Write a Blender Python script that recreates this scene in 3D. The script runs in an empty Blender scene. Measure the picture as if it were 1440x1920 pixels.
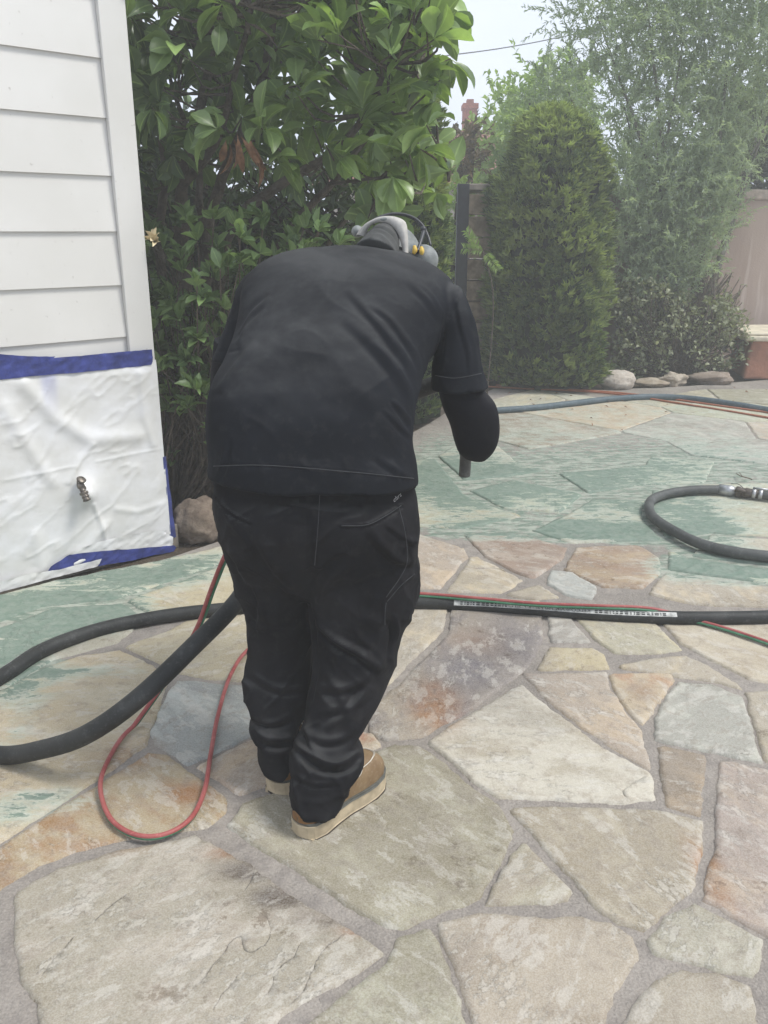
import bpy, math, random
import numpy as np
from mathutils import Vector, Matrix
from mathutils.geometry import delaunay_2d_cdt
random.seed(7); RNG = np.random.default_rng(11)
R = math.radians
scene = bpy.context.scene
COL = scene.collection
# ---------------------------------------------------------------- camera
CAMZ, PITCH, FOC = 1.45, R(18.2), 1600.0
cd = bpy.data.cameras.new('camera'); cam = bpy.data.objects.new('camera', cd); COL.objects.link(cam)
cam.location = (0, 0, CAMZ); cam.rotation_euler = (R(90) - PITCH, 0, 0)
cd.sensor_fit = 'VERTICAL'; cd.sensor_height = 36; cd.sensor_width = 27; cd.lens = 36 * FOC / 1920
cd.clip_end = 500; scene.camera = cam
# ---------------------------------------------------------------- world and sun (bright overcast)
SUN_EL, SUN_AZ = R(57), R(100)
w = bpy.data.worlds.new('World'); scene.world = w; w.use_nodes = True
nt = w.node_tree; nt.nodes.clear()
sky = nt.nodes.new('ShaderNodeTexSky'); sky.sky_type = 'NISHITA'; sky.sun_disc = False
sky.sun_elevation = SUN_EL; sky.sun_rotation = SUN_AZ; sky.air_density = 1.0; sky.dust_density = 3.0; sky.ozone_density = 1.0
tc = nt.nodes.new('ShaderNodeTexCoord'); mp = nt.nodes.new('ShaderNodeMapping'); mp.inputs['Scale'].default_value = (1, 1, 2.5)
nz = nt.nodes.new('ShaderNodeTexNoise'); nz.inputs['Scale'].default_value = 1.6; nz.inputs['Detail'].default_value = 4
rp = nt.nodes.new('ShaderNodeValToRGB'); rp.color_ramp.elements[0].position = .3; rp.color_ramp.elements[1].position = .7
rp.color_ramp.elements[0].color = (6.0, 7.0, 8.9, 1); rp.color_ramp.elements[1].color = (7.8, 8.3, 9.3, 1)
mx = nt.nodes.new('ShaderNodeMixRGB'); mx.inputs[0].default_value = .9
bg = nt.nodes.new('ShaderNodeBackground'); bg.inputs['Strength'].default_value = .069
wo = nt.nodes.new('ShaderNodeOutputWorld')
L = nt.links.new
L(tc.outputs['Generated'], mp.inputs[0]); L(mp.outputs[0], nz.inputs['Vector']); L(nz.outputs[0], rp.inputs[0])
L(sky.outputs[0], mx.inputs[1]); L(rp.outputs[0], mx.inputs[2]); L(mx.outputs[0], bg.inputs[0]); L(bg.outputs[0], wo.inputs[0])
sd = bpy.data.lights.new('sun', 'SUN'); sd.energy = 1.7; sd.angle = R(17); sd.color = (1, .975, .93)
so = bpy.data.objects.new('sun', sd); COL.objects.link(so)
so.rotation_euler = (R(90) - SUN_EL, 0, -SUN_AZ + R(180)); so.location = (0, 0, 8)
scene.view_settings.view_transform = 'Standard'; scene.view_settings.look = 'None'
scene.view_settings.exposure = 1.0; scene.view_settings.gamma = 1
scene.cycles.use_denoising = True; scene.cycles.max_bounces = 6; scene.cycles.diffuse_bounces = 3
scene.cycles.transparent_max_bounces = 4; scene.cycles.volume_bounces = 1; scene.cycles.transmission_bounces = 3
scene.cycles.sample_clamp_indirect = 6
# ---------------------------------------------------------------- helpers
CT, ST = math.cos(PITCH), math.sin(PITCH)
def ray(px, py):
    dx, dv = (px - 720) / FOC, (960 - py) / FOC
    return np.array([dx, CT + dv * ST, -ST + dv * CT])
def P(px, py, Y):
    d = ray(px, py); t = Y / d[1]
    return np.array([0, 0, CAMZ]) + d * t
def G(px, py, z=0.0):
    d = ray(px, py); t = (z - CAMZ) / d[2]
    return np.array([0, 0, CAMZ]) + d * t
def proj(p):
    p = np.asarray(p, float); d = p - np.array([0, 0, CAMZ])
    dep = d[..., 1] * CT - d[..., 2] * ST; up = d[..., 1] * ST + d[..., 2] * CT
    return 720 + FOC * d[..., 0] / dep, 960 - FOC * up / dep, dep
def s2l(c): return tuple(((v / 255) / 12.92 if v / 255 <= .04045 else ((v / 255 + .055) / 1.055) ** 2.4) for v in c)
def vnoise(p, seed=0):
    p = np.asarray(p, float); i = np.floor(p).astype(np.int64); f = p - i; f = f * f * (3 - 2 * f)
    def h(x, y, z):
        n = (x * 374761393 + y * 668265263 + z * 2147483647 + seed * 1274126177) & 0xFFFFFFFF
        n = ((n ^ (n >> 13)) * 1274126177) & 0xFFFFFFFF; n = n ^ (n >> 16)
        return (n & 0xFFFF) / 65535.0
    r = 0
    for a in (0, 1):
        for b in (0, 1):
            for c in (0, 1):
                wgt = (f[..., 0] if a else 1 - f[..., 0]) * (f[..., 1] if b else 1 - f[..., 1]) * (f[..., 2] if c else 1 - f[..., 2])
                r = r + wgt * h(i[..., 0] + a, i[..., 1] + b, i[..., 2] + c)
    return r * 2 - 1
def fbm(p, sc=1, oct=4, seed=0):
    p = np.asarray(p, float) * sc; r = 0; a = 1; t = 0
    for k in range(oct): r = r + a * vnoise(p * 2 ** k, seed + k); t += a; a *= .5
    return r / t
def catmull(pts, n):
    pts = np.asarray(pts, float); m = len(pts)
    q = np.vstack([2 * pts[0] - pts[1], pts, 2 * pts[-1] - pts[-2]])
    out = []
    for t in np.linspace(0, m - 1, n):
        i = min(int(t), m - 2); f = t - i
        a, b, c, d = q[i], q[i + 1], q[i + 2], q[i + 3]
        out.append(.5 * (2 * b + (c - a) * f + (2 * a - 5 * b + 4 * c - d) * f * f + (3 * b - a - 3 * c + d) * f ** 3))
    return np.array(out)
def fastmesh(name, V, F, n=4):
    me = bpy.data.meshes.new(name); V = np.asarray(V, np.float32); F = np.asarray(F, np.int32)
    me.vertices.add(len(V)); me.vertices.foreach_set('co', V.ravel())
    me.loops.add(F.size); me.loops.foreach_set('vertex_index', F.ravel())
    me.polygons.add(len(F)); me.polygons.foreach_set('loop_start', np.arange(0, F.size, n, dtype=np.int32))
    me.update(calc_edges=True); me.validate(); return me
def setcol(me, name, C):
    C = np.asarray(C, np.float32)
    if C.shape[1] == 3: C = np.hstack([C, np.ones((len(C), 1), np.float32)])
    a = me.color_attributes.new(name, 'FLOAT_COLOR', 'POINT'); a.data.foreach_set('color', C.ravel())
def smooth(me, on=True): me.polygons.foreach_set('use_smooth', [on] * len(me.polygons)); me.update()
class MB:
    def __init__(s): s.v = []; s.f = []
    def add(s, V, F):
        o = len(s.v); s.v += [tuple(map(float, p)) for p in V]; s.f += [tuple(i + o for i in f) for f in F]; return s
    def box(s, c, sz, M=None):
        hx, hy, hz = sz[0] / 2, sz[1] / 2, sz[2] / 2
        V = [(x, y, z) for z in (-hz, hz) for x, y in ((-hx, -hy), (hx, -hy), (hx, hy), (-hx, hy))]
        V = [Vector(v) for v in V]
        if M is not None: V = [M @ v for v in V]
        V = [v + Vector(c) for v in V]
        return s.add(V, [(3, 2, 1, 0), (4, 5, 6, 7), (0, 1, 5, 4), (1, 2, 6, 5), (2, 3, 7, 6), (3, 0, 4, 7)])
    def tube(s, pts, rad, n=12, seg=None, caps=True):
        pts = np.asarray(pts, float)
        if np.isscalar(rad): rad = [rad] * len(pts)
        Q = np.hstack([pts, np.asarray(rad, float)[:, None]])
        if seg: Q = catmull(Q, seg)
        C = Q[:, :3]; r = Q[:, 3]
        T, N, B = frames(C)
        V = []; F = []
        for i in range(len(C)):
            for k in range(n):
                a = 2 * math.pi * k / n
                V.append(C[i] + r[i] * (N[i] * math.cos(a) + B[i] * math.sin(a)))
        for i in range(len(C) - 1):
            for k in range(n):
                k2 = (k + 1) % n
                F.append((i * n + k, i * n + k2, (i + 1) * n + k2, (i + 1) * n + k))
        if caps: F.append(tuple(range(n - 1, -1, -1))); F.append(tuple((len(C) - 1) * n + k for k in range(n)))
        return s.add(V, F)
    def lathe(s, prof, o, ax, n=24, up=(0.13, 0.2, 1)):
        ax = Vector(ax).normalized(); u = ax.cross(Vector(up)).normalized(); v = ax.cross(u); o = Vector(o)
        V = []; F = []
        for (h, r) in prof:
            for k in range(n):
                a = 2 * math.pi * k / n; V.append(o + ax * h + u * (r * math.cos(a)) + v * (r * math.sin(a)))
        for i in range(len(prof) - 1):
            for k in range(n):
                k2 = (k + 1) % n; F.append((i * n + k, i * n + k2, (i + 1) * n + k2, (i + 1) * n + k))
        F.append(tuple(range(n - 1, -1, -1))); F.append(tuple((len(prof) - 1) * n + k for k in range(n)))
        return s.add(V, F)
    def ell(s, c, rad, M=None, n=20, m=12):
        V = []; F = []
        for i in range(m + 1):
            th = math.pi * i / m
            for k in range(n):
                a = 2 * math.pi * k / n
                v = Vector((rad[0] * math.sin(th) * math.cos(a), rad[1] * math.sin(th) * math.sin(a), rad[2] * math.cos(th)))
                if M is not None: v = M @ v
                V.append(v + Vector(c))
        for i in range(m):
            for k in range(n):
                k2 = (k + 1) % n; F.append(((i + 1) * n + k, (i + 1) * n + k2, i * n + k2, i * n + k))
        return s.add(V, F)
    def grid(s, A):
        h, w_ = A.shape[:2]
        return s.add(A.reshape(-1, 3), [(i * w_ + j, i * w_ + j + 1, (i + 1) * w_ + j + 1, (i + 1) * w_ + j) for i in range(h - 1) for j in range(w_ - 1)])
    def mesh(s, name='m'):
        me = bpy.data.meshes.new(name); me.from_pydata(s.v, [], s.f); me.update(); return me
    def build(s, name, mat, parent=None, sm=True):
        me = s.mesh(name); smooth(me, sm); return obj(name, me, mat, parent)
def frames(C):
    T = np.gradient(C, axis=0); T /= np.linalg.norm(T, axis=1)[:, None] + 1e-12
    N = np.zeros_like(C); B = np.zeros_like(C)
    ref = np.array([0, 0, 1.0]) if abs(T[0][2]) < .9 else np.array([0, 1.0, 0])
    n = ref - T[0] * ref.dot(T[0]); n /= np.linalg.norm(n)
    for i in range(len(C)):
        n = n - T[i] * n.dot(T[i]); n /= np.linalg.norm(n) + 1e-12; N[i] = n; B[i] = np.cross(T[i], n)
    return T, N, B
def obj(name, me, mat, parent=None):
    o = bpy.data.objects.new(name, me); COL.objects.link(o)
    if mat is not None: me.materials.append(mat)
    if parent is not None:
        o.parent = parent; o.matrix_parent_inverse = Matrix.Translation(parent.location).inverted()
    return o
def tag(o, label=None, cat=None, group=None, kind=None):
    if label: o['label'] = label
    if cat: o['category'] = cat
    if group: o['group'] = group
    if kind: o['kind'] = kind
    return o
def empty(name, loc, label, cat, group=None):
    o = bpy.data.objects.new(name, None); COL.objects.link(o); o.location = loc; o.empty_display_size = .1
    return tag(o, label, cat, group)
# ---- materials
class NT:
    def __init__(s, name):
        s.m = bpy.data.materials.new(name); s.m.use_nodes = True; s.t = s.m.node_tree; s.t.nodes.clear()
        s.out = s.n('OutputMaterial'); s.b = s.n('BsdfPrincipled'); s.l(s.b.outputs[0], s.out.inputs[0])
    def n(s, t, **k):
        x = s.t.nodes.new('ShaderNode' + t)
        for a, b in k.items(): setattr(x, a, b)
        return x
    def l(s, a, b): s.t.links.new(a, b)
    def set(s, i, v):
        if hasattr(v, 'node') or isinstance(v, bpy.types.NodeSocket): s.l(v, i)
        else: i.default_value = v
    def pos(s, scale=(1, 1, 1), rot=(0, 0, 0)):
        g = s.n('NewGeometry'); m = s.n('Mapping'); s.l(g.outputs['Position'], m.inputs[0])
        m.inputs['Scale'].default_value = scale; m.inputs['Rotation'].default_value = rot; return m.outputs[0]
    def noise(s, vec, scale, detail=4, rough=.55, dist=0):
        x = s.n('TexNoise'); s.l(vec, x.inputs['Vector']); x.inputs['Scale'].default_value = scale
        x.inputs['Detail'].default_value = detail; x.inputs['Roughness'].default_value = rough; x.inputs['Distortion'].default_value = dist
        return x.outputs[0]
    def mr(s, v, a, b, c=0, d=1, st='SMOOTHSTEP'):
        x = s.n('MapRange'); x.interpolation_type = st; s.set(x.inputs[0], v)
        for i, q in zip((1, 2, 3, 4), (a, b, c, d)): x.inputs[i].default_value = q
        return x.outputs[0]
    def math(s, op, a, b=0.0, c=0.0):
        x = s.n('Math'); x.operation = op; s.set(x.inputs[0], a); s.set(x.inputs[1], b); s.set(x.inputs[2], c); return x.outputs[0]
    def mix(s, f, a, b, mode='MIX'):
        x = s.n('MixRGB'); x.blend_type = mode; s.set(x.inputs[0], f)
        for i, c in ((1, a), (2, b)):
            if isinstance(c, (tuple, list)): x.inputs[i].default_value = tuple(c) + (1,) * (4 - len(c))
            else: s.l(c, x.inputs[i])
        return x.outputs[0]
    def attr(s, name): x = s.n('Attribute'); x.attribute_name = name; return x
    def sep(s, c): x = s.n('SeparateColor'); s.l(c, x.inputs[0]); return x.outputs
    def bump(s, h, strength=.3, dist=.01, prev=None):
        x = s.n('Bump'); s.l(h, x.inputs['Height']); x.inputs['Strength'].default_value = strength; x.inputs['Distance'].default_value = dist
        if prev is not None: s.l(prev, x.inputs['Normal'])
        return x.outputs[0]
    def fin(s, col=None, rough=.8, normal=None, metal=0, spec=.3, **k):
        if col is not None: s.set(s.b.inputs['Base Color'], col if not isinstance(col, tuple) else tuple(col) + (1,) * (4 - len(col)))
        s.set(s.b.inputs['Roughness'], rough); s.b.inputs['Metallic'].default_value = metal
        s.b.inputs['Specular IOR Level'].default_value = spec
        if normal is not None: s.l(normal, s.b.inputs['Normal'])
        for a, b in k.items(): s.set(s.b.inputs[a.replace('_', ' ')], b)
        return s.m
def simple(name, col, rough=.7, nscale=30, namp=.25, bump=.2, bdist=.003, metal=0, spec=.3, **k):
    t = NT(name); p = t.pos(); n = t.noise(p, nscale, 5)
    lo = tuple(c * (1 - namp) for c in col); hi = tuple(min(1, c * (1 + namp)) for c in col)
    c = t.mix(t.mr(n, .3, .7), lo, hi)
    return t.fin(c, rough, t.bump(t.noise(p, nscale * 6, 3), bump, bdist), metal, spec, **k)
def evalmesh(me, mods):
    """voxel remesh and smooth a raw mesh, return a new mesh"""
    o = bpy.data.objects.new('tmp', me); COL.objects.link(o)
    for kind, props in mods:
        m = o.modifiers.new(kind, kind)
        for a, b in props.items(): setattr(m, a, b)
    dg = bpy.context.evaluated_depsgraph_get(); dg.update()
    r = bpy.data.meshes.new_from_object(o.evaluated_get(dg)); bpy.data.objects.remove(o); return r
def remesh(mb, voxel=.006, it=4, fac=.5):
    return evalmesh(mb.mesh(), [('REMESH', dict(mode='VOXEL', voxel_size=voxel, use_smooth_shade=True)), ('SMOOTH', dict(iterations=it, factor=fac))])
def getco(me):
    a = np.empty(len(me.vertices) * 3, np.float32); me.vertices.foreach_get('co', a); return a.reshape(-1, 3).astype(float)
def getno(me):
    a = np.empty(len(me.vertices) * 3, np.float32); me.vertices.foreach_get('normal', a); return a.reshape(-1, 3).astype(float)
def setco(me, a): me.vertices.foreach_set('co', a.astype(np.float32).ravel()); me.update()
# ================================================================ ground
def ptin(poly, X, Y):
    poly = np.asarray(poly); c = np.zeros(len(X), bool); j = len(poly) - 1
    for i in range(len(poly)):
        xi, yi = poly[i][:2]; xj, yj = poly[j][:2]
        m = ((yi > Y) != (yj > Y)) & (X < (xj - xi) * (Y - yi) / (yj - yi + 1e-12) + xi); c ^= m; j = i
    return c
def segdist(poly, X, Y, closed=True):
    d = np.full(len(X), 1e9); n = len(poly)
    for i in range(n if closed else n - 1):
        a = np.array(poly[i][:2]); b = np.array(poly[(i + 1) % n][:2]); ab = b - a; L2 = ab.dot(ab) + 1e-12
        t = np.clip(((X - a[0]) * ab[0] + (Y - a[1]) * ab[1]) / L2, 0, 1)
        d = np.minimum(d, np.hypot(X - a[0] - t * ab[0], Y - a[1] - t * ab[1]))
    return d
# soil
t = NT('soil'); p = t.pos(); n1 = t.noise(p, 6, 6); c = t.mix(t.mr(n1, .3, .7), (.055, .042, .03), (.11, .085, .06))
soil = t.fin(c, .95, t.bump(t.noise(p, 40, 6), .8, .03))
mb = MB(); mb.add([(-15.5, -5.5, -.03), (17.5, -5.5, -.03), (17.5, 33.5, -.03), (-15.5, 33.5, -.03)], [(0, 1, 2, 3)])
g = mb.build('ground', soil, sm=False); tag(g, kind='structure')
# patio outline
PO = [G(*q)[:2] for q in ((318, 1046), (420, 1012), (560, 930), (700, 850), (800, 797), (850, 765), (925, 729), (1130, 731), (1200, 728), (1290, 724), (1440, 712), (1600, 704))]
PO = [tuple(q) for q in PO] + [(9, 8.8), (9, -1), (-6, -1), (-6, -.6)]
t = NT('mortar'); p = t.pos()
n1 = t.noise(p, 3, 5); n2 = t.noise(p, 160, 3); n3 = t.noise(p, 22, 5)
c = t.mix(t.mr(n1, .3, .7), (.20, .178, .155), (.30, .267, .232)); c = t.mix(t.mr(n2, .35, .75, 0, .45), c, (.43, .39, .34)); c = t.mix(t.mr(n3, .45, .7, 0, .5), c, (.18, .16, .145))
at = t.attr('coat'); cf = t.mr(t.math('ADD', t.sep(at.outputs['Color'])[0], t.math('MULTIPLY', t.math('SUBTRACT', n3, .5), .6)), .35, .6)
ms = t.n('Mapping'); t.l(p, ms.inputs[0]); ms.inputs['Rotation'].default_value = (0, 0, R(-20)); ms.inputs['Scale'].default_value = (1, 3, 1); nm = t.noise(ms.outputs[0], 8, 9, .7, .5); c = t.mix(t.math('MULTIPLY', cf, t.mr(n3, .3, .6, .45, .9)), c, t.mix(t.mr(nm, .42, .58), (.16, .22, .17), (.38, .41, .34)))
mortar = t.fin(c, .92, t.bump(n2, .9, .004, t.bump(n3, .9, .014)))
# stones: outlines traced on the ground plane
S = [
 ('W', [(977,1287),(1020,1322),(1090,1377),(1160,1420),(1220,1455),(1229,1500),(1170,1508),(1040,1502),(935,1497),(890,1470),(840,1425),(798,1397),(850,1360),(920,1320)]),
 ('T', [(978,1264),(1135,1264),(1145,1295),(1172,1335),(1200,1370),(1213,1410),(1217,1444),(1160,1412),(1090,1367),(1030,1318),(998,1284)]),
 ('O', [(1144,1266),(1255,1263),(1262,1277),(1242,1305),(1225,1335),(1205,1361),(1190,1350),(1170,1325),(1150,1288)]),
 ('G', [(1270,1282),(1335,1287),(1390,1308),(1404,1345),(1416,1390),(1428,1432),(1345,1414),(1270,1397),(1228,1389),(1229,1350),(1247,1312)]),
 ('T', [(1398,1302),(1500,1290),(1520,1450),(1436,1430),(1412,1350)]),
 ('B', [(1233,1402),(1270,1408),(1322,1421),(1317,1460),(1316,1500),(1312,1532),(1280,1522),(1252,1513),(1243,1470),(1235,1435)]),
 ('PO', [(1351,1430),(1500,1462),(1520,1810),(1432,1754),(1370,1720),(1315,1690),(1327,1620),(1345,1590),(1343,1530),(1347,1470)]),
 ('D', [(955,1519),(1040,1517),(1145,1522),(1225,1522),(1280,1534),(1317,1545),(1315,1590),(1310,1630),(1303,1660),(1260,1705),(1205,1745),(1160,1732),(1115,1705),(1080,1660),(1030,1600),(980,1550)]),
 ('P', [(980,1582),(1020,1625),(1070,1675),(1063,1690),(995,1695),(912,1699),(940,1645)]),
 ('K', [(823,1735),(895,1712),(1000,1722),(1090,1720),(1145,1735),(1187,1760),(1194,1800),(1170,1835),(1155,1865),(1135,1920),(1110,1980),(905,1980),(880,1890),(850,1810)]),
 ('L', [(1300,1696),(1370,1730),(1430,1765),(1425,1805),(1408,1832),(1345,1822),(1270,1805),(1220,1790),(1215,1765),(1250,1725)]),
 ('K', [(1275,1822),(1345,1830),(1405,1855),(1412,1890),(1415,1980),(1170,1980),(1165,1920),(1195,1870),(1235,1835)]),
 ('D', [(745,1762),(806,1745),(838,1815),(863,1875),(885,1980),(530,1980),(600,1905),(660,1860),(725,1806)]),
 ('D', [(785,1402),(838,1440),(890,1485),(935,1512),(960,1560),(935,1622),(898,1688),(830,1710),(755,1746),(727,1742),(650,1697),(560,1633),(480,1588),(424,1551),(445,1530),(455,1512),(520,1492),(600,1444),(690,1414),(740,1400)]),
 ('T', [(370,1440),(478,1390),(520,1402),(556,1436),(500,1474),(450,1492),(404,1463)]),
 ('O2', [(664,1374),(698,1377),(712,1400),(688,1410),(640,1416),(604,1426),(604,1392)]),
 ('M', [(33,1678),(111,1633),(222,1600),(333,1580),(367,1571),(422,1601),(483,1636),(533,1678),(600,1713),(650,1746),(689,1774),(715,1789),(667,1820),(600,1864),(528,1909),(480,1960),(80,1960),(72,1883),(44,1850),(33,1800),(28,1739)]),
 ('Y', [(278,1414),(311,1419),(389,1470),(424,1500),(421,1526),(389,1552),(311,1564),(233,1576),(139,1597),(72,1625),(17,1658),(-30,1688),(-90,1720),(-90,1650),(0,1594),(120,1512),(200,1464)]),
 ('S', [(225,1222),(285,1250),(316,1268),(298,1330),(276,1400),(198,1454),(110,1510),(0,1583),(-90,1640),(-90,1345),(0,1296),(80,1254),(150,1232)]),
 ('BG', [(332,1279),(400,1283),(470,1292),(520,1303),(500,1366),(430,1401),(353,1435),(290,1396),(286,1373),(304,1330),(319,1292)]),
 ('S', [(236,1216),(300,1192),(350,1168),(470,1153),(560,1183),(560,1290),(440,1277),(380,1273),(330,1263),(292,1241)]),
 ('S', [(240,1130),(330,1095),(420,1062),(474,1062),(484,1138),(340,1158),(286,1155)]),
 ('C', [(0,1182),(100,1142),(228,1134),(272,1162),(218,1207),(100,1238),(20,1284),(-90,1330),(-90,1210)]),
 ('C', [(-90,1200),(-90,1140),(100,1092),(310,1052),(440,1020),(436,1048),(330,1086),(220,1124),(80,1138),(0,1166)]),
 ('PU', [(852,1120),(1013,1128),(1018,1200),(996,1243),(963,1272),(920,1306),(850,1351),(790,1384),(724,1392),(694,1377),(694,1332),(742,1292),(787,1247),(840,1192)]),
 ('T', [(770,1118),(842,1120),(831,1180),(778,1236),(728,1283),(700,1298),(600,1296),(600,1200),(700,1160)]),
 ('S', [(1030,1217),(1110,1219),(1133,1231),(1140,1255),(1009,1257)]),
 ('T', [(1060,1140),(1200,1145),(1258,1202),(1278,1220),(1220,1226),(1150,1227),(1120,1204)]),
 ('G', [(1022,1132),(1055,1142),(1106,1205),(1034,1206),(1030,1180)]),
 ('W2', [(1226,1152),(1520,1150),(1540,1300),(1407,1276),(1347,1246),(1274,1208)]),
 ('T', [(1160,1252),(1200,1242),(1285,1232),(1320,1249),(1380,1283),(1396,1296),(1335,1280),(1275,1272),(1180,1258)]),
 ('T', [(760,995),(870,1031),(876,1047),(824,1105),(770,1106),(680,1100),(680,1000)]),
 ('T', [(886,1044),(943,1071),(980,1090),(938,1113),(838,1111)]),
 ('PB', [(869,1003),(963,1003),(1062,1029),(1053,1051),(1000,1086),(972,1077),(912,1046)]),
 ('B2', [(1080,1029),(1193,1025),(1236,1048),(1236,1079),(1205,1105),(1130,1102),(1059,1069)]),
 ('G2', [(1030,1072),(1073,1076),(1117,1103),(1108,1125),(1064,1118),(1026,1097)]),
 ('T', [(1247,1077),(1340,1092),(1520,1112),(1520,1142),(1300,1135),(1217,1115)]),
 ('T', [(950,1117),(1010,1099),(1050,1122),(1005,1126)]),
 ('S', [(720,874),(815,862),(870,930),(928,955),(978,969),(870,992),(720,985)]),
 ('C', [(882,922),(960,902),(1090,929),(1048,963),(942,953)]),
 ('C', [(823,857),(870,901),(955,893),(1024,883),(975,874),(929,834),(852,839)]),
 ('C', [(1106,926),(1190,911),(1322,905),(1337,866),(1222,858),(1210,875),(1049,890)]),
 ('C', [(1064,967),(1112,937),(1206,940),(1201,975),(1240,1015),(1150,1016),(1075,1020),(998,996)]),
 ('C', [(1224,922),(1330,910),(1520,905),(1520,1012),(1332,1000),(1252,1010),(1217,962)]),
 ('W2', [(1334,1006),(1520,1018),(1520,1070),(1352,1050),(1296,1044)]),
 ('C', [(1254,1034),(1290,1050),(1520,1082),(1520,1105),(1254,1070)]),
]
PAL = {'W': ((208,202,192),(178,168,152)), 'T': ((180,170,156),(205,190,165)), 'O': ((198,182,160),(182,140,108)), 'G': ((165,160,155),(198,194,188)),
 'B': ((150,138,124),(176,160,140)), 'PO': ((172,159,149),(196,180,160)), 'D': ((156,146,129),(182,174,158)), 'P': ((165,150,138),(180,168,155)),
 'K': ((176,168,154),(156,145,130)), 'L': ((170,166,150),(196,194,180)), 'O2': ((195,180,165),(160,100,70)), 'M': ((168,165,148),(192,188,174)),
 'Y': ((176,164,138),(150,112,66)), 'S': ((192,178,152),(204,194,172)), 'BG': ((158,160,162),(200,202,204)), 'C': ((186,184,168),(204,200,184)),
 'PU': ((168,156,146),(118,110,116)), 'W2': ((196,188,174),(176,164,148)), 'PB': ((164,146,134),(200,192,184)), 'B2': ((168,146,126),(190,170,140)), 'G2': ((168,170,166),(196,196,190))}
stones = [([tuple(G(x, y)[:2]) for x, y in q], k) for k, q in S]
stones.append(([(1.35, .9), (2.0, .8), (2.2, 1.5), (1.6, 1.7), (1.3, 1.45)], 'K'))
traced = [s_[0] for s_ in stones]
# beyond the traced ones: irregular cells
rs = np.random.default_rng(5); seeds = []
for _ in range(6000):
    q = (rs.uniform(-5, 8.5), rs.uniform(-.8, 10)); lim = .62 if q[1] < 6 else .7
    if all((q[0] - a) ** 2 + (q[1] - b) ** 2 > lim ** 2 for a, b in seeds): seeds.append(q)
def clip(poly, nx, ny, dd):
    out = []
    for i in range(len(poly)):
        a, b = poly[i], poly[(i + 1) % len(poly)]; da = a[0] * nx + a[1] * ny - dd; db = b[0] * nx + b[1] * ny - dd
        if da <= 0: out.append(a)
        if (da < 0) != (db < 0): t_ = da / (da - db); out.append((a[0] + (b[0] - a[0]) * t_, a[1] + (b[1] - a[1]) * t_))
    return out
for i, q in enumerate(seeds):
    poly = [(q[0] - 1, q[1] - 1), (q[0] + 1, q[1] - 1), (q[0] + 1, q[1] + 1), (q[0] - 1, q[1] + 1)]
    for j, s2 in enumerate(seeds):
        if i == j or abs(s2[0] - q[0]) > 2 or abs(s2[1] - q[1]) > 2: continue
        nx, ny = s2[0] - q[0], s2[1] - q[1]; ln = math.hypot(nx, ny); nx /= ln; ny /= ln
        poly = clip(poly, nx, ny, q[0] * nx + q[1] * ny + ln / 2 - .007)
        if len(poly) < 3: break
    if len(poly) < 3: continue
    pa = np.array([p_ for k in range(len(poly)) for p_ in np.linspace(poly[k], poly[(k + 1) % len(poly)], 8)[:-1]])
    if any(ptin(tp, pa[:, 0], pa[:, 1]).any() or (segdist(tp, pa[:, 0], pa[:, 1]).min() < .012) for tp in traced):
        # shrink away from the traced stones
        keep = [(x, y) for x, y in pa if not any(ptin(tp, np.array([x]), np.array([y]))[0] or segdist(tp, np.array([x]), np.array([y]))[0] < .01 for tp in traced)]
        if len(keep) < 8 or any(ptin(keep, np.array(tp)[:, 0], np.array(tp)[:, 1]).any() for tp in traced): continue
        poly = keep
    pa = np.array(poly)
    ok = ptin(PO, pa[:, 0], pa[:, 1])
    if ok.sum() < 2: continue
    if not ok.all():
        poly = [tuple(x) for x, k in zip(pa, ok) if k]
        if len(poly) < 3: continue
    stones.append((poly, rs.choice(['C', 'C', 'T', 'W2', 'S', 'G', 'D'] if q[1] > 3.9 else ['T', 'D', 'K', 'M'])))
# green coating: soft weights on the ground (wx, wy, rx, ry, strength)
def blob(px, py, rx, ry, s_): c = G(px, py); dx = abs(G(px + rx, py)[0] - c[0]); dy = abs(G(px, py - ry)[1] - G(px, py + ry)[1]) / 2; return (c[0], c[1], dx, dy, s_)
BL = [blob(1080,1000,230,14,1.3), blob(1000,985,110,10,1.0), blob(1360,1068,130,26,1.6), blob(1210,1008,60,12,.75), blob(1330,985,60,25,.55),
      blob(1340,1030,80,16,.5), blob(960,915,230,48,.62), blob(1150,880,200,30,.5), blob(1240,950,140,36,.5), blob(830,890,80,60,.55), blob(1380,860,160,50,.36), blob(1000,820,240,30,.28),
      blob(60,1140,190,32,1.5), blob(260,1082,150,22,1.1), blob(10,1230,90,60,1.1), blob(150,1160,120,30,.8), blob(60,1290,70,40,.6), blob(110,1500,90,26,.52), blob(10,1530,70,40,.55), blob(180,1260,120,14,.5),
      blob(370,1050,80,16,.75), blob(1200,770,400,20,.22), blob(20,1385,60,45,.45)]
def coatw(X, Y):
    r = .20 * np.clip((Y - 3.7) / .8, 0, 1) * np.clip((X + .2) / .6, 0, 1)
    for (a, b, rx, ry, s_) in BL: r = r + s_ * np.exp(-(((X - a) / rx) ** 2 + ((Y - b) / ry) ** 2) * .9)
    return r
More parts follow.
